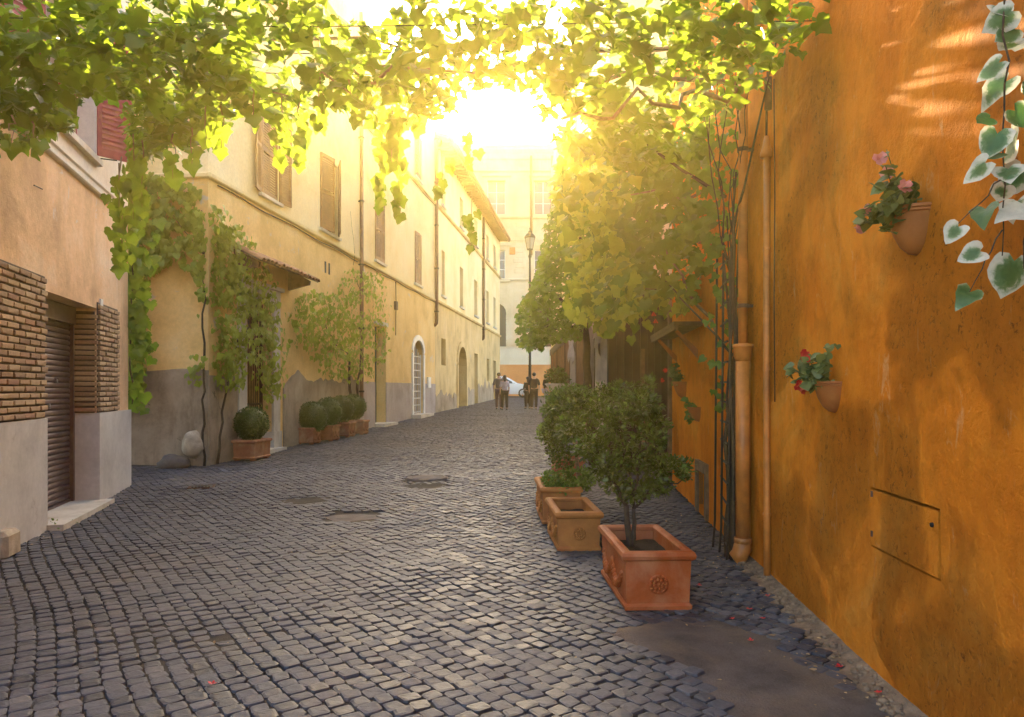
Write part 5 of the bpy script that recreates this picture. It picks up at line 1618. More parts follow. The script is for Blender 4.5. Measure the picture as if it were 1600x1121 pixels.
# ================================================================== planters
def planter(Lx, Ly, h, mat, soil_z, name, label, group, loc, rz, deco=True, feet=False, cat='planter'):
    t = thing(name, loc, label, cat, group, rz)
    hb = .03 if feet else 0
    x0, y0 = Lx / 2 * .90, Ly / 2 * .95; x1, y1 = Lx / 2 * .955, Ly / 2 * .975; w_ = .035
    mb = MB()
    o0 = [(-x0, -y0), (x0, -y0), (x0, y0), (-x0, y0)]; o1 = [(-x1, -y1), (x1, -y1), (x1, y1), (-x1, y1)]
    i1 = [(sx * (x1 - w_), sy * (y1 - w_)) for sx, sy in ((-1, -1), (1, -1), (1, 1), (-1, 1))]
    vs = [(x, y, hb) for x, y in o0] + [(x, y, h) for x, y in o1] + [(x, y, h) for x, y in i1] + [(x * .96, y * .96, soil_z - .02) for x, y in i1]
    fs = [(3, 2, 1, 0)]
    for L_ in range(3):
        for i in range(4): fs.append((L_ * 4 + i, L_ * 4 + (i + 1) % 4, L_ * 4 + 4 + (i + 1) % 4, L_ * 4 + 4 + i))
    mb.add(vs, fs); mb.build('box', mat, t, local=True)
    # rolled rim, mitred as one profile swept round the mouth
    def sweep(prof, nm, sub=None):
        mb = MB(); mb.smooth = True
        rows = []
        for (d, z) in prof:
            rows.append([(sx * (x1 + d), sy * (y1 + d), z) for sx, sy in ((-1, -1), (1, -1), (1, 1), (-1, 1))])
        vs = [p for r_ in rows for p in r_]; n = len(prof); fs = []
        for i in range(n):
            j = (i + 1) % n
            for k in range(4): fs.append((i * 4 + k, i * 4 + (k + 1) % 4, j * 4 + (k + 1) % 4, j * 4 + k))
        mb.smooth = False
        mb.add(vs, fs); return mb.build(nm, mat, t, local=True)
    sweep([(-.045, h - .005), (-.045, h + .018), (-.025, h + .03), (.0, h + .031), (.02, h + .022), (.028, h), (.022, h - .022), (.006, h - .034), (-.004, h - .036)], 'rim')
    dd = x0 - x1
    sweep([(dd - .02, hb + .004), (dd + .014, hb + .004), (dd + .018, hb + .03), (dd + .008, hb + .044), (dd - .01, hb + .05)], 'base_moulding')
    # soil
    mb = MB(); mb.smooth = True
    n = 10
    def sz(x, y): return soil_z + .018 * noise.noise(Vector((x * 9, y * 9, Lx))) 
    xs = lin(-(x1 - w_) * .99, (x1 - w_) * .99, n); ys_ = lin(-(y1 - w_) * .99, (y1 - w_) * .99, n)
    mb.add([(x, y, sz(x, y)) for y in ys_ for x in xs], [(j * (n + 1) + i, j * (n + 1) + i + 1, (j + 1) * (n + 1) + i + 1, (j + 1) * (n + 1) + i) for j in range(n) for i in range(n)])
    mb.build('soil', M['soil'], t, local=True)
    if deco:
        s_ = min(Lx, h) / .43
        for (c, ang) in (((0, -(y0 + y1) / 2 + .003, h * .48), 0), ((0, (y0 + y1) / 2 - .003, h * .48), math.pi)):
            Mt = Matrix.Rotation(ang, 3, 'Z') @ Matrix.Rotation(rad(90), 3, 'X')
            mb = MB(); mb.smooth = True
            mb.lathe([(.078 * s_, -.004), (.078 * s_, .010), (.068 * s_, .014), (.06 * s_, .008), (.02 * s_, .009), (0, .009)], 20, c, M=Mt)
            for k in range(12):
                a = k * math.pi / 6
                mb.ball(Vector(c) + Mt @ Vector((.064 * s_ * math.cos(a), .064 * s_ * math.sin(a), .012)), (.013 * s_, .013 * s_, .013 * s_), 6, 4)
            for k in range(8):
                a = k * math.pi / 4 + .2
                mb.ball(Vector(c) + Mt @ Vector((.036 * s_ * math.cos(a), .036 * s_ * math.sin(a), .014)), (.014 * s_, .014 * s_, .016 * s_), 6, 4)
            mb.ball(Vector(c) + Mt @ Vector((0, 0, .018)), .014 * s_, 8, 5)
            mb.build('rosette', mat, t, local=True)
        for sgn in (-1, 1):
            mb = MB(); mb.smooth = True
            xx = sgn * ((x0 + x1) / 2 + .006)
            for e in (-1, 1):
                pts = [(xx, e * Ly * .02 + e * Ly * .34 * q_, h * (.62 - .30 * math.sin(math.pi * q_))) for q_ in lin(0, 1, 10)]
                for i, p_ in enumerate(pts):
                    r_ = .018 + .016 * math.sin(math.pi * i / 10)
                    mb.ball(p_, (r_ * .8, r_ * 1.1, r_), 7, 5)
                    mb.ball((p_[0] + sgn * .008, p_[1] + .015, p_[2] - .018), r_ * .6, 6, 4)
            mb.ball((xx, 0, h * .58), (.02, .05, .05), 8, 6)
            mb.build('garland', mat, t, local=True)
    if feet:
        for sx in (-1, 1):
            for sy in (-1, 1):
                mb = MB(); mb.bbox((sx * (x0 - .05), sy * (y0 - .06), .018), (.09, .11, .04), .008); mb.build('foot', mat, t, local=True)
    return t

def shrub(name, label, cat, loc, clumps, N, size, mat, stem_lines, group=None, kind='oval', barkm='barkl', core=False, seed=3):
    t = thing(name, loc, label, cat, group)
    L = []; L2 = []
    tot = sum(c[1][0] * c[1][1] * c[1][2] for c in clumps)
    for (c, r_) in clumps:
        n = int(N * r_[0] * r_[1] * r_[2] / tot)
        for _ in range(n):
            v = gauss3(); v.normalize()
            k = R.random() ** .45 * (1 + .25 * noise.noise(v * 2.2 + Vector(c) * 3))
            q = Vector((c[0] + v.x * r_[0] * k, c[1] + v.y * r_[1] * k, c[2] + v.z * r_[2] * k))
            if noise.noise(q * 7) < -.18: continue
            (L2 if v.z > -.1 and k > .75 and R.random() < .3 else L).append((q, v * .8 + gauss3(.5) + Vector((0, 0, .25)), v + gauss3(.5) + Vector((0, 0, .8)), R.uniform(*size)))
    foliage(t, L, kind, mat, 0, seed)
    if L2: foliage(t, L2, kind, M['shrublight'], 0, seed + 50, 'pale_foliage')  # lighter leaves mixed into the upper outer part of the crown
    stems(t, stem_lines, M[barkm], 'branch')
    return t

# ---- the three along the orange wall
def yaw(a, b): return math.atan2(-(b.x - a.x), b.y - a.y)
p1c = Vector((.965, 5.44, 0)); p1 = Vector((p1c.x, p1c.y, H(p1c.x, p1c.y) + .002))
planter(.47, 1.0, .37, M['terra'], .29, 'planter', 'large orange terracotta planter with a round rosette, holding the nearest shrub', 'terracotta planters by the orange wall', p1, rad(2.5))
p2 = Vector((.60, 7.30, 0)); p2.z = H(p2.x, p2.y) + .002
planter(.42, .95, .34, M['terra2'], .25, 'planter', 'yellowish terracotta planter holding only bare soil behind the nearest planter', 'terracotta planters by the orange wall', p2, rad(3))
p3 = Vector((.53, 8.62, 0)); p3.z = H(p3.x, p3.y) + .002
planter(.44, 1.0, .38, M['terra2'], .32, 'planter', 'yellowish terracotta planter third from the viewer, overflowing with low foliage', 'terracotta planters by the orange wall', p3, rad(2))
p4 = Vector((.85, 11.4, 0)); p4.z = H(p4.x, p4.y) + .002
planter(.42, .95, .36, M['terra3'], .30, 'planter', 'weathered terracotta planter almost hidden behind the row of shrubs', 'terracotta planters by the orange wall', p4, rad(1))

# nearest shrub: forked trunk and layered twiggy crown
Yb = 5.62
tb = P(985, 857, Yb)
def q5(px, py, dy=0): return P(px, py, Yb + dy)
cl = [(q5(1000, 640, .05), (.17, .22, .14)), (q5(955, 665, -.05), (.15, .2, .12)), (q5(1040, 735, 0), (.18, .22, .10)), (q5(985, 715, .05), (.17, .2, .12)), (q5(925, 700, .1), (.13, .18, .10)), (q5(1015, 690, -.1), (.14, .18, .11)), (q5(1060, 728, .05), (.10, .12, .07)), (q5(960, 755, 0), (.12, .15, .07)), (q5(1005, 765, 0), (.12, .15, .06)), (q5(930, 640, .1), (.12, .16, .10)), (q5(965, 612, .05), (.10, .14, .07)), (q5(1012, 602, .05), (.06, .10, .07)), (q5(1062, 745, -.1), (.09, .12, .05)), (q5(1030, 660, 0), (.10, .12, .07)), (q5(985, 775, .05), (.11, .14, .05)), (q5(1035, 765, -.05), (.11, .13, .05)), (q5(950, 730, -.1), (.14, .16, .10)), (q5(890, 670, .15), (.10, .16, .10))]
sl = [(wander(tb - Vector((0, 0, .04)), q5(978, 790), 6, .03, 201), .028, .021), (wander(tb + Vector((.02, .01, -.03)), q5(990, 795), 6, .03, 202), .020, .015)]
for k, (a, b) in enumerate((((978, 790), (930, 700)), ((978, 790), (965, 640)), ((990, 795), (1005, 650)), ((990, 795), (1050, 740)), ((985, 780), (985, 700)), ((1000, 775), (1068, 748)), ((975, 785), (945, 735)), ((985, 720), (1020, 690)))):
    sl.append((wander(q5(*a), q5(*b), 7, .05, 210 + k), .013, .004))
shrub('shrub', 'twiggy evergreen shrub with forked trunk growing from the nearest terracotta planter', 'shrub', tb, cl, 8200, (.026, .050), M['shrub'], sl, 'evergreen shrubs in the planters', barkm='bark', seed=7)
Yc = 8.5
def q8(px, py, dy=0): return P(px, py, Yc + dy)
cl = [(q8(900, 640, 0), (.32, .3, .26)), (q8(868, 680, 0), (.22, .26, .18)), (q8(935, 620, .1), (.28, .3, .16)), (q8(880, 712, 0), (.20, .24, .16)), (q8(925, 690, 0), (.25, .26, .2)), (q8(862, 640, .1), (.14, .2, .12)), (q8(975, 612, .2), (.28, .25, .12))]
sl = [(wander(q8(905, 780), q8(900, 690), 6, .06, 221), .03, .02), (wander(q8(900, 700), q8(870, 650), 6, .06, 222), .016, .006), (wander(q8(900, 700), q8(930, 630), 6, .06, 223), .016, .006)]
shrub('shrub', 'rounded bushy evergreen shrub rising from the third terracotta planter', 'shrub', Vector((p3.x, p3.y, .3)), cl, 6500, (.030, .055), M['shrub'], sl, 'evergreen shrubs in the planters', seed=8)
cl = [(P(880, 758, 8.25), (.20, .16, .11)), (P(912, 748, 8.25), (.13, .2, .12)), (P(858, 748, 8.4), (.08, .18, .09)), (P(895, 745, 8.6), (.16, .2, .1))]
shrub('low_plant', 'low fresh green plant spilling over the rim of the third planter', 'plant', Vector((p3.x, p3.y - .3, .33)), cl, 2200, (.03, .055), M['shrublight'], [(wander(P(885, 775, 8.3), P(880, 750, 8.3), 4, .02, 230), .006, .003)], seed=9)
cl = [(P(872, 640, 11.3), (.26, .3, .32)), (P(862, 675, 11.3), (.2, .3, .2)), (P(895, 620, 11.4), (.28, .3, .2))]
shrub('shrub', 'bright leaved shrub at the back of the row of planters', 'shrub', Vector((p4.x, p4.y, .36)), cl, 4200, (.04, .07), M['shrublight'], [(wander(P(880, 720, 11.4), P(876, 640, 11.4), 6, .05, 233), .025, .01)], 'evergreen shrubs in the planters', seed=10)
# pale urn with a bushy plant farther up
u0 = Vector((1.02, 16.5, g(16.5)))
ur = thing('stone_urn', u0, 'pale stone urn on a slim pedestal beyond the planters', 'urn')
mb = MB(); mb.smooth = True; mb.lathe([(0, 0), (.16, 0), (.16, .08), (.11, .1), (.10, 1.12), (.15, 1.15), (.15, 1.2), (0, 1.2)], 14); mb.build('pedestal', M['darkstone'], ur, local=True)
mb = MB(); mb.smooth = True; mb.lathe([(0, 1.2), (.08, 1.2), (.06, 1.25), (.16, 1.32), (.25, 1.42), (.29, 1.46), (.27, 1.47), (.2, 1.42), (0, 1.41)], 18); mb.build('bowl', M['wframe'], ur, local=True)
b = u0 + Vector((0, 0, 1.6))
shrub('urn_plant', 'silvery green plant growing in the pale stone urn', 'plant', u0 + Vector((0, 0, 1.42)), [(b + Vector((0, 0, .02)), (.27, .27, .2))], 700, (.05, .09), M['shrub'], [(wander(u0 + Vector((0, 0, 1.4)), b, 4, .02, 240), .01, .005)], seed=12)

# ---- boxwood balls in planters along the ochre house
def boxball(c, r_, label, seed):
    t = thing('boxwood_ball', (c[0], c[1], c[2] - r_), label, 'shrub', 'clipped boxwood balls on the left')
    mb = MB(); mb.smooth = True; mb.ball(c, 1, 18, 12)
    mb.v = [tuple(Vector(c) + (Vector(v) - Vector(c)) * r_ * (.92 + .07 * noise.noise((Vector(v) - Vector(c)) * 4 + Vector((seed, 0, 0))))) for v in mb.v]
    mb.build('inner_twigs', M['box'], t)
    L = []
    for _ in range(3000):
        v = gauss3(); v.normalize()
        k = .93 + .10 * noise.noise(v * 3.2 + Vector((seed, 0, 0))) + R.gauss(0, .035)
        L.append((Vector(c) + v * r_ * k, v + gauss3(.5), v + gauss3(.6) + Vector((0, 0, .3)), R.uniform(.024, .042)))
    foliage(t, L, 'oval', M['box'], 0, int(seed))
rz = -math.atan2(.113, 1)
for k, (px, py, bqx, bqy, r_, L_, lb1, lb2) in enumerate((
    (394, 720, 393, 662, .33, .72, 'terracotta planter standing before the stone doorway', 'clipped boxwood ball left of the stone doorway'),
    (482, 695, 489, 652, .38, .55, 'terracotta planter nearest the doorway in the row of four', 'largest clipped boxwood ball, first in the row of four'),
    (512, 690, 514, 644, .37, .55, 'terracotta planter second in the row of four', 'clipped boxwood ball second in the row of four'),
    (538, 684, 534, 639, .36, .55, 'terracotta planter third in the row of four', 'clipped boxwood ball third in the row of four'),
    (560, 679, 552, 636, .36, .55, 'terracotta planter farthest along the row of four', 'clipped boxwood ball farthest along the row of four'))):
    q = gp(px, py); Y = q.y + .2
    x = (px - 800) / F * Y
    loc = Vector((x, Y, H(x, Y) + .004))
    planter(.46, L_, .37, M['terra3'], .33, 'planter', lb1, 'terracotta planters along the ochre house', loc, rz, k > 0, True)
    boxball(P(bqx, bqy, Y + .02) if k else P(bqx, bqy, Y), r_, lb2, 3.0 * k + 1)

# ---- wall pots on the orange house
def wallpot(Y, z, wd, prj, h, label, plant_label, fl, nleaf, spread, lmat='geranium', droop=0, fmat='redpetal', tilt=0):
    a = ra(Y)
    t = thing('wall_pot', RF.p(a, z - h, .0), label, 'wall pot', 'clay half pots on the orange wall')
    m3 = (RF.M(0, 0, 0).to_3x3()) @ Matrix.Rotation(tilt, 3, 'Y')
    mb = MB(); mb.smooth = True
    pr = [(0, 0), (.30, .05), (.58, .2), (.80, .45), (.93, .72), (1.0, .86)]
    mb.lathe([(r_ * wd / 2, zz * h) for r_, zz in pr], 16, RF.p(a, z - h, 0), 0, math.pi, m3, 1, prj / (wd / 2)); mb.build('bowl', M['wallpot'], t)
    mb = MB(); mb.smooth = False
    mb.lathe([(1.0 * wd / 2, .85 * h), (1.07 * wd / 2, .87 * h), (1.07 * wd / 2, .90 * h), (1.03 * wd / 2, .92 * h), (1.10 * wd / 2, .94 * h), (1.10 * wd / 2, 1.0 * h), (.97 * wd / 2, 1.0 * h), (.95 * wd / 2, .86 * h)], 16, RF.p(a, z - h, 0), 0, math.pi, m3, 1, prj / (wd / 2)); mb.build('rim', M['wallpot'], t)
    mb = MB(); mb.lathe([(0, .9 * h), (.96 * wd / 2, .9 * h)], 16, RF.p(a, z - h, 0), 0, math.pi, m3, 1, prj / (wd / 2)); mb.build('soil', M['soil'], t)
    pl = thing('flowering_plant' if fl else 'potted_plant', RF.p(a, z - .02, prj * .5), plant_label, 'plant')
    L = []; SL = []
    base = RF.p(a, z - .03, prj * .5)
    for k in range(max(4, nleaf // 9)):
        e = base + RF.u * R.gauss(0, spread) * .9 + RF.n * abs(R.gauss(.04, spread * .55)) + Vector((0, 0, abs(R.gauss(spread * 1.3, spread * .5)) - droop * R.random()))
        pts = wander(base + RF.u * R.uniform(-.05, .05), e, 6, .03, 300 + k + int(Y * 10))
        SL.append((pts, .0035, .002))
        for i in range(9):
            q = pts[R.randint(1, 6)] + gauss3(.018)
            L.append((q, RF.n * R.uniform(.1, 1) + gauss3(.6) + Vector((0, 0, -.2)), RF.n * .4 + Vector((0, -.4, .8)) + gauss3(.4), R.uniform(.036, .072)))
    foliage(pl, L, 'ivy', M[lmat], 40 if Y < 5 else 0, int(Y * 13))
    stems(pl, SL, M['geranium'])
    for (du, dn, dz) in fl:
        c = base + RF.u * du + RF.n * dn + Vector((0, 0, dz))
        mb = MB(); mb.smooth = True
        for k in range(7):
            an = k * .9; e = Vector((math.cos(an) * .5, -.35, math.sin(an) * .5)) + gauss3(.12)
            x, tt, nn = frame(e, Vector((0, -1, 0)) + gauss3(.3)); s_ = .030
            o5 = [(0, 0), (.5, .4), (.35, 1), (-.35, 1), (-.5, .4)]
            mb.add([c + (x * px_ + tt * py_ + nn * (.25 * abs(px_) + .1 * py_)) * s_ * 1.2 for px_, py_ in o5], [(0, 1, 2, 3, 4)])
        mb.build('flower', M[fmat], pl)
wallpot(3.40, 2.33, .25, .125, .215, 'terracotta half pot with ribbed rim highest and nearest on the orange wall', 'leggy pink flowered plant in the highest wall pot', [(.02, .1, .27), (.14, .12, .06), (-.12, .05, .10), (.26, .1, .0), (.0, .08, .2)], 230, .125, fmat='pinkpetal', droop=.14)
wallpot(4.44, 1.545, .225, .12, .19, 'terracotta half pot lower on the orange wall above the access hatch', 'red flowered plant in the lower wall pot', [(.14, .08, .20), (.06, .1, .17), (.16, .1, .02), (.12, .12, .0), (.17, .08, -.02)], 170, .10, droop=.05)
wallpot(10.0, 1.60, .26, .16, .24, 'small dark half pot left of the other hanging pot under the shelf', 'geranium with two red blooms in the pot under the shelf', [(.2, .2, .05), (-.1, .2, .18)], 110, .13)
wallpot(8.95, 1.28, .24, .14, .18, 'small clay half pot beside the trellis above the niche', 'pot plant with broad yellow green leaves near the trellis', [], 50, .10, 'shrublight', .25)

# ---- fallen petals and dry leaves
FL = {(1093, 919): 'red flower fallen close beside the corner of the large planter', (1199, 936): 'red flower fallen on the cobbles just off the rubble strip', (1170, 957): 'red flower fallen between the planter and the rubble strip', (1144, 972): 'red flower fallen at the upper edge of the concrete patch', (1192, 971): 'red flower fallen where cobbles meet the concrete patch by the wall',
      (1173, 1005): 'bright red flower fallen on the concrete patch near the dry leaf', (1312, 1044): 'brightest red flower fallen by the wall foot below the access hatch', (1372, 1084): 'red flower fallen nearest the viewer at the wall foot', (1210, 905): 'red flower fallen by the foot of the thin conduit', (332, 1070): 'single red petal lying alone on the cobbles of the lower left'}
for (px, py) in FL:
    q = gp(px, py); z = H(q.x, q.y) + .010
    mb = MB(); mb.smooth = True
    for k in range(4):
        a = k * 1.57 + R.uniform(-.3, .3); s_ = R.uniform(.018, .026)
        c = Vector((q.x, q.y, z)); d = Vector((math.cos(a), math.sin(a), R.uniform(.1, .6))); e = Vector((-math.sin(a), math.cos(a), 0))
        mb.add([c, c + d * s_ * .6 + e * s_ * .4, c + d * s_, c + d * s_ * .6 - e * s_ * .4], [(0, 1, 2, 3)])
    lb, gpn = FL[(px, py)], (None if px == 332 else 'red flowers fallen by the orange wall')
    o = mb.build('fallen_flower', M['redpetal'], loc=(q.x, q.y, z)); tag(o, lb, 'flower', gpn)
for (px, py, s_, lb) in ((1200, 996, .05, 'pale dry leaf curled on the concrete patch'), (1276, 1048, .06, 'thin straw coloured leaf on the concrete patch by the wall'), (776, 703, .07, 'scrap of white paper lying on the cobbles in mid street')):
    q = gp(px, py); z = H(q.x, q.y) + .014
    v, f = leaf_shape('oval', R); mb = MB(); mb.smooth = True
    an = R.uniform(0, 6)
    mb.add([(q.x + (x * math.cos(an) - y * math.sin(an)) * s_, q.y + (x * math.sin(an) + y * math.cos(an)) * s_, z + abs(zz) * s_ * .6) for x, y, zz in v], f)
    o = mb.build('paper_scrap' if 'paper' in lb else 'dry_leaf', M['wframe'] if 'paper' in lb else M['litter'], loc=(q.x, q.y, z)); tag(o, lb, 'paper' if 'paper' in lb else 'leaf')

# dry leaf crumbs blown along the wall feet and into the joints
L = []
for k in range(520):
    u_ = R.random()
    if u_ < .45: y = R.uniform(2.6, 9); x = rightX(y) - .08 - abs(R.gauss(0, .28))
    elif u_ < .7: y = R.uniform(6.7, 10.8); x = leftX(y) + .08 + abs(R.gauss(0, .2))
    elif u_ < .85: y = R.uniform(13.8, 24); x = leftX(y) + .1 + abs(R.gauss(0, .25))
    else: y = R.uniform(3.2, 12); x = R.uniform(-.5 * y, rightX(y) - .2)
    L.append((Vector((x, y, H(x, y) + .008)), Vector((R.gauss(0, 1), R.gauss(0, 1), R.uniform(0, .25))), Vector((R.gauss(0, .25), R.gauss(0, .25), 1)), R.uniform(.010, .030)))
o_ = bpy.data.objects.new('litter', leaves_mesh('litter', L, 'oval', M['litter'], 4)); COL.objects.link(o_); o_['kind'] = 'stuff'

# weeds in the joint below the doorstep of the roller shutter
q = gp(72, 828); L = []
for _ in range(60): L.append((Vector((q.x + R.gauss(0, .08), q.y + R.gauss(0, .12), .02 + abs(R.gauss(0, .02)))), gauss3(.5) + Vector((0, 0, .8)), gauss3(.6) + Vector((0, 0, .5)), R.uniform(.02, .05)))
t = thing('weed', (q.x, q.y, 0), 'small green weed in the joint under the doorstep', 'weed'); foliage(t, L, 'oval', M['shrublight'], 0, 5)

# ================================================================== people
def skinmesh(name, V, E, radii, mat, root=0, sub=2):
    me = bpy.data.meshes.new(name); me.from_pydata([tuple(v) for v in V], E, [])
    o = bpy.data.objects.new(name, me); COL.objects.link(o)
    o.modifiers.new('s', 'SKIN')
    sv = me.skin_vertices[0].data
    for i, r_ in enumerate(radii): sv[i].radius = r_ if hasattr(r_, '__len__') else (r_, r_)
    sv[root].use_root = True
    sb = o.modifiers.new('u', 'SUBSURF'); sb.levels = sub; sb.render_levels = sub
    dg = bpy.context.evaluated_depsgraph_get(); dg.update()
    m2 = bpy.data.meshes.new_from_object(o.evaluated_get(dg)); m2.name = name
    bpy.data.objects.remove(o); bpy.data.meshes.remove(me)
    m2.materials.clear(); m2.materials.append(mat)
    for p_ in m2.polygons: p_.use_smooth = True
    return m2

def person(loc, hgt, rz, label, shirt, trousers, hair, sex='m', stride=.1, arms='down', long_hair=False):
    t = thing('person', loc, label, 'person', None, rz)
    k = hgt / 1.75; sw = .19 if sex == 'm' else .165
    s_ = stride
    J = {'pel': (0, 0, .95), 'wai': (0, .0, 1.10), 'che': (0, .0, 1.30), 'nec0': (0, .01, 1.43), 'nec': (0, -.005, 1.52), 'hd': (0, -.02, 1.62), 'top': (0, -.01, 1.70), 'nose': (0, -.115, 1.61)}
    for e, n in ((-1, 'l'), (1, 'r')):
        J['sh' + n] = (e * sw, .0, 1.40)
        if arms == 'down': J['el' + n] = (e * (sw + .06), .03, 1.13); J['wr' + n] = (e * (sw + .05), -.06 * e * .5 - .05, .90)
        else: J['el' + n] = (e * (sw + .07), .02, 1.14); J['wr' + n] = (e * .12, -.22, 1.08)
        J['hip' + n] = (e * .09, 0, .90); J['kn' + n] = (e * .10, -e * s_ * .5 - .02, .49); J['an' + n] = (e * .10, -e * s_ + .03, .085); J['toe' + n] = (e * .115, -e * s_ - .12, .035)
    names = list(J); idx = {n: i for i, n in enumerate(names)}
    E = [('pel', 'wai'), ('wai', 'che'), ('che', 'nec0'), ('nec0', 'nec'), ('nec', 'hd'), ('hd', 'top'), ('hd', 'nose')]
    rr = {'pel': (.15, .11), 'wai': (.14, .10), 'che': (.155, .11), 'nec0': .075, 'nec': .055, 'hd': .088, 'top': .062, 'nose': .016}
    if sex == 'f': rr['wai'] = (.12, .09); rr['che'] = (.135, .10)
    for n in 'lr':
        E += [('nec0', 'sh' + n), ('sh' + n, 'el' + n), ('el' + n, 'wr' + n), ('pel', 'hip' + n), ('hip' + n, 'kn' + n), ('kn' + n, 'an' + n), ('an' + n, 'toe' + n)]
        rr.update({'sh' + n: .055, 'el' + n: .042, 'wr' + n: .03, 'hip' + n: .088, 'kn' + n: .058, 'an' + n: .04, 'toe' + n: .03})
    V = [Vector(J[n]) * k for n in names]; Ei = [(idx[a], idx[b]) for a, b in E]; rad_ = [tuple(x * k for x in (rr[n] if hasattr(rr[n], '__len__') else (rr[n], rr[n]))) for n in names]
    for n in 'lr':               # palm, four fingers and a thumb on each hand
        wr = Vector(J['wr' + n]); el = Vector(J['el' + n]); d = (wr - el).normalized()
        pm = wr + d * .06; V.append(pm * k); rad_.append((.032 * k, .018 * k)); ip = len(V) - 1; Ei.append((idx['wr' + n], ip))
        for f_ in range(4):
            a = pm + d * (.05 + .01 * (1 - abs(f_ - 1.5))) + Vector((0, (f_ - 1.5) * .02, 0)); b = a + d * .04 + Vector((0, -.012, 0))
            V += [a * k, b * k]; rad_ += [(.009 * k, .009 * k), (.007 * k, .007 * k)]; Ei += [(ip, len(V) - 2), (len(V) - 2, len(V) - 1)]
        a = wr + d * .03 + Vector((0, -.035, 0)); b = a + d * .035 + Vector((0, -.012, 0)); V += [a * k, b * k]; rad_ += [(.010 * k,) * 2, (.008 * k,) * 2]; Ei += [(idx['wr' + n], len(V) - 2), (len(V) - 2, len(V) - 1)]
    me = skinmesh('body', V, Ei, rad_, M['skin'], idx['pel'])
    o = bpy.data.objects.new('body', me); COL.objects.link(o); o.parent = t
    def garment(name, use, grow, mat, root, extra=None):
        nm = [n for n in names if n in use]; ix = {n: i for i, n in enumerate(nm)}
        V = [Vector(J[n]) for n in nm]
        if extra:
            for n, tgt, f_ in extra: V[ix[n]] = V[ix[n]].lerp(Vector(J[tgt]), f_)
        r2 = [tuple((x + grow) * k for x in (rr[n] if hasattr(rr[n], '__len__') else (rr[n], rr[n]))) for n in nm]
        m_ = skinmesh(name, [v * k for v in V], [(ix[a], ix[b]) for a, b in E if a in ix and b in ix], r2, mat, ix[root])
        q_ = bpy.data.objects.new(name, m_); COL.objects.link(q_); q_.parent = t
    garment('shirt', {'pel', 'wai', 'che', 'nec0', 'shl', 'ell', 'shr', 'elr'} | ({'wrl', 'wrr'} if arms != 'down' else set()), .022, shirt, 'che', [('wrl', 'ell', .2), ('wrr', 'elr', .2)] if arms != 'down' else None)
    garment('trousers', {'pel', 'hipl', 'hipr', 'knl', 'knr', 'anl', 'anr'}, .028, trousers, 'pel')
    mb = MB(); mb.smooth = True
    mb.ball(Vector((0, .012, 1.675)) * k, (.098 * k, .108 * k, .092 * k), 12, 8)
    if long_hair: mb.ball(Vector((0, .06, 1.56)) * k, (.09 * k, .06 * k, .15 * k), 10, 7)
    mb.build('hair', hair, t, local=True)
    for n in 'lr':
        mb = MB(); mb.smooth = True; a = Vector(J['an' + n]); mb.ball(Vector((a.x, a.y - .07, .04)) * k, (.05 * k, .135 * k, .045 * k), 10, 6); mb.build('shoe', M['black'], t, local=True)
    for e in (-1, 1):
        mb = MB(); mb.ball(Vector((e * .095, -.0, 1.62)) * k, (.012 * k, .03 * k, .04 * k), 6, 5); mb.build('ear', M['skin'], t, local=True)
        mb = MB(); mb.ball(Vector((e * .034, -.10, 1.635)) * k, (.012 * k, .008 * k, .009 * k), 6, 5); mb.build('eye', M['black'], t, local=True)
    return t

def cloth(name, c): return simple(name, c, .9, 0, .2, 9, .2, 70)
navy = cloth('dark_navy_cloth', (.022, .020, .024)); dk = cloth('dark_trouser_cloth', (.03, .022, .018)); lil = cloth('pale_lilac_cloth', (.34, .29, .33)); gry = cloth('grey_brown_cloth', (.14, .11, .10)); blk = cloth('black_jacket_cloth', (.014, .013, .012)); vio = cloth('violet_brown_cloth', (.09, .055, .06))
hb = simple('dark_brown_hair', (.03, .016, .010), .6, 0, .3, 30, .2, 90); hbl = simple('dark_hair', (.02, .018, .018), .6, 0, .3, 30, .2, 90)
def pl(px, Y): x = (px - 800) / F * Y; return Vector((x, Y, H(x, Y)))
person(pl(779.5, 36.2), 1.80, math.pi, 'person in a grey brown top walking away along the left houses', gry, vio, hb, 'm', .12)
person(pl(788.5, 35.8), 1.68, math.pi + .25, 'person in a pale lilac shirt with long brown hair beside a taller companion', lil, dk, hb, 'f', .08, 'down', True)
person(pl(834.5, 36.0), 1.80, math.pi - .1, 'broad person in a dark jacket and trousers seen from behind before the white car', navy, dk, hbl, 'm', .05)
person(pl(824.5, 36.8), 1.60, math.pi + .5, 'shorter person in dark clothes close beside the broad one in the jacket', blk, blk, hbl, 'f', .05, 'fold', True)
person(pl(853.0, 38.5), 1.74, math.pi / 2 + .4, 'person in black top and pale trousers half hidden at the end of the terrace', blk, lil, hbl, 'm', .08)

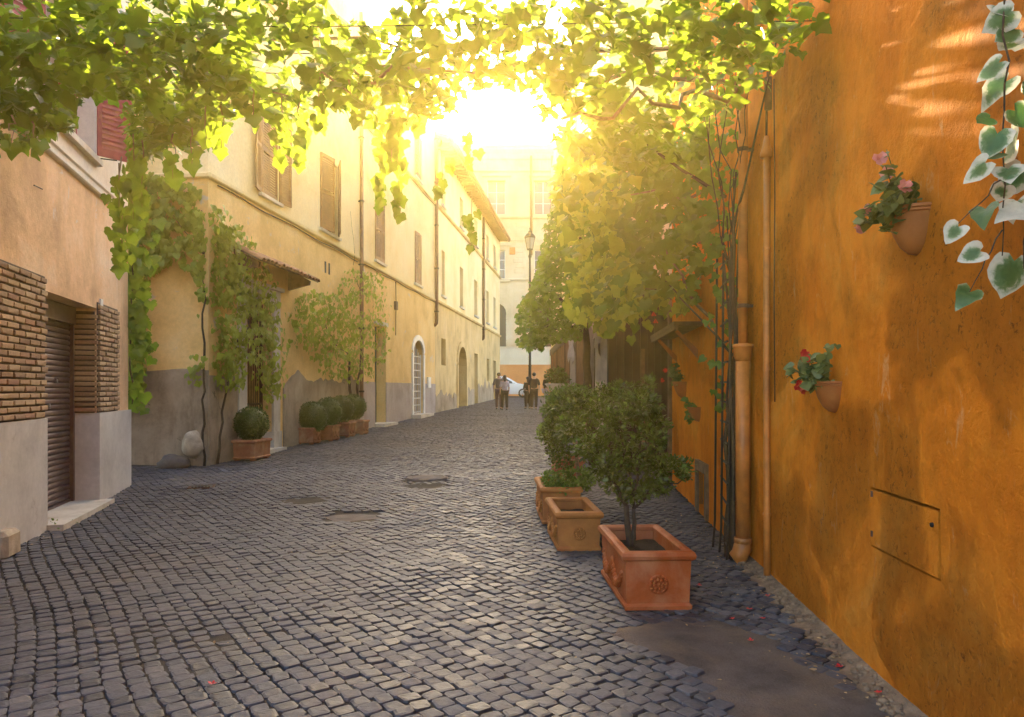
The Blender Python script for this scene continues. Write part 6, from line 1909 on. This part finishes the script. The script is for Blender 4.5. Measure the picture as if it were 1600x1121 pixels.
# ================================================================== white car crossing at the top of the street
def car(loc, rz, label):
    t = thing('parked_car', loc, label, 'car', None, rz)
    Ln, W = 4.1, 1.72
    # side profile, x forward
    low = [(-2.05, .42), (-2.0, .30), (-1.75, .24), (1.7, .22), (1.98, .26), (2.05, .40)]
    up = [(2.05, .52), (2.02, .66), (1.85, .78), (1.45, .88), (.95, .96), (.35, 1.32), (.0, 1.43), (-.6, 1.47), (-1.2, 1.42), (-1.65, 1.25), (-1.95, .98), (-2.05, .80)]
    def width(x, z):
        w_ = W / 2 * (1 - .10 * max(0, abs(x) - 1.3) ** 2)
        if z > .92: w_ *= 1 - .20 * min(1, (z - .92) / .55)
        return w_
    def section(x):
        def zi(tab, x):
            tab = sorted(tab)
            for (a, za), (b, zb) in zip(tab[:-1], tab[1:]):
                if a <= x <= b: return za + (zb - za) * (x - a) / max(1e-6, b - a)
            return tab[0][1] if x < tab[0][0] else tab[-1][1]
        zl, zu = zi(low, x), zi(up, x)
        zs = [zl, zl + .06, .5, .62, min(.92, zu - .02), zu - .06 if zu > 1.0 else zu - .015, zu]
        zs = [max(zl, min(zu, z)) for z in zs]
        pts = []
        for i, z in enumerate(zs):
            w_ = width(x, z) * (.97 if i == 0 else 1)
            if i == len(zs) - 1: w_ *= .86
            pts.append((x, w_, z))
        return pts + [(x, 0, zu + .012)]
    xs = [-2.05, -1.98, -1.85, -1.65, -1.4, -1.2, -.9, -.6, -.3, 0, .2, .35, .6, .8, .95, 1.2, 1.45, 1.7, 1.85, 1.97, 2.03, 2.05]
    mb = MB(); mb.smooth = True
    S_ = [section(x) for x in xs]; n = len(S_[0])
    vs = []; 
    for s in S_:
        vs += [(x, -y, z) for x, y, z in s] + [(x, y, z) for x, y, z in s[-2::-1]]
    m = 2 * n - 1
    fs = [(i * m + j, i * m + j + 1, (i + 1) * m + j + 1, (i + 1) * m + j) for i in range(len(xs) - 1) for j in range(m - 1)]
    fs += [tuple(range(m)), tuple((len(xs) - 1) * m + j for j in range(m - 1, -1, -1))]
    fs += [(i * m, (i + 1) * m, (i + 1) * m + m - 1, i * m + m - 1) for i in range(len(xs) - 1)]
    mb.add(vs, fs); mb.build('body', M['carpaint'], t, local=True)
    # glass, a little proud of the shell
    def glassq(pts, name):
        mb = MB(); c = sum((Vector(p) for p in pts), Vector()) / len(pts)
        nrm = (Vector(pts[1]) - Vector(pts[0])).cross(Vector(pts[2]) - Vector(pts[0])).normalized()
        if nrm.dot(c - Vector((0, 0, .8))) < 0: nrm = -nrm
        k = len(pts)
        a = [Vector(p) + nrm * .012 for p in pts]; b_ = [Vector(p) - nrm * .03 for p in pts]
        mb.add(a + b_, [tuple(range(k)), tuple(range(2 * k - 1, k - 1, -1))] + [(i, (i + 1) % k, k + (i + 1) % k, k + i) for i in range(k)])
        mb.build(name, M['glass'], t, local=True)
    glassq([(.90, -.70, .99), (.90, .70, .99), (.12, .60, 1.39), (.12, -.60, 1.39)], 'windscreen')
    glassq([(-1.93, -.62, 1.0), (-1.93, .62, 1.0), (-1.68, .55, 1.24), (-1.68, -.55, 1.24)], 'rear_window')
    for e in (-1, 1):
        glassq([(.75, e * .838, .95), (-.12, e * .845, .95), (-.12, e * .725, 1.37), (.05, e * .73, 1.36)], 'side_window')
        glassq([(-.2, e * .845, .95), (-1.15, e * .84, .95), (-1.25, e * .73, 1.34), (-.2, e * .725, 1.38)], 'side_window')
        for xw in (1.28, -1.28):
            mb = MB(); mb.smooth = True
            Mt = Matrix.Rotation(rad(90), 3, 'X')
            mb.lathe([(.20, -.10), (.29, -.10), (.315, -.06), (.315, .06), (.29, .10), (.20, .10)], 22, (xw, e * .77, .315), M=Mt)
            wh = mb.build('wheel', M['tyre'], t, local=True)
            mb = MB(); mb.smooth = True
            mb.lathe([(.205, .09), (.205, -.09)], 18, (xw, e * .77, .315), M=Mt)
            for k in range(6):
                a = k * math.pi / 3; mb.tube([Vector((xw, e * .85, .315)), Vector((xw + .2 * math.cos(a), e * .85, .315 + .2 * math.sin(a)))], [.04, .03], 6)
            mb.ball((xw, e * .85, .315), (.05, .02, .05), 8, 5); mb.build('rim', M['rim'], wh, local=True)
            mb = MB(); mb.smooth = True
            mb.lathe([(.36, -.02), (.36, .04), (.30, .05), (.30, -.02)], 20, (xw, e * .80, .33), 0, math.pi, Mt); mb.build('wheel_arch', M['black'], t, local=True)
        mb = MB(); mb.smooth = True; mb.ball((1.86, e * .62, .68), (.17, .15, .075), 10, 7); mb.build('headlight', M['lglass'], t, local=True)
        mb = MB(); mb.smooth = True; mb.ball((-1.98, e * .68, .88), (.06, .10, .13), 8, 6); mb.build('tail_light', M['redpetal'], t, local=True)
        mb = MB(); mb.smooth = True; mb.ball((.62, e * .95, 1.0), (.07, .09, .06), 8, 6); mb.build('mirror', M['carpaint'], t, local=True)
        mb = MB(); mb.box((-.05, e * .862, .80), (.18, .03, .03)); mb.build('door_handle', M['black'], t, local=True)
        mb = MB(); mb.box((.35, e * .853, .62), (.012, .02, .62)); mb.box((-.16, e * .858, .62), (.012, .02, .62)); mb.build('door_gap', M['black'], t, local=True)
    mb = MB(); mb.bbox((2.02, 0, .36), (.08, 1.1, .14), .02); mb.build('grille', M['black'], t, local=True)
    return t
cr = car(Vector((-.62, 56.5, g(56.5) + .02)), 0, 'white hatchback stopped across the far end of the street')
cr.scale = (1.12, 1.12, 1.12)

# ================================================================== air
mb = MB(); mb.box((0, 49, 13.0), (82, 130, 29.0))
hz = mb.build('haze', bpy.data.materials.new('haze_air'))
hz['kind'] = 'stuff'
m = hz.data.materials[0]; m.use_nodes = True; t = m.node_tree; t.nodes.clear()
out = t.nodes.new('ShaderNodeOutputMaterial'); pv = t.nodes.new('ShaderNodeVolumePrincipled')
pv.inputs['Color'].default_value = (1.0, .74, .26, 1)
pv.inputs['Density'].default_value = .0024
pv.inputs['Density Attribute'].default_value = ''
pv.inputs['Anisotropy'].default_value = .73
t.links.new(pv.outputs[0], out.inputs['Volume'])
try: m.cycles.homogeneous_volume = True
except Exception: pass
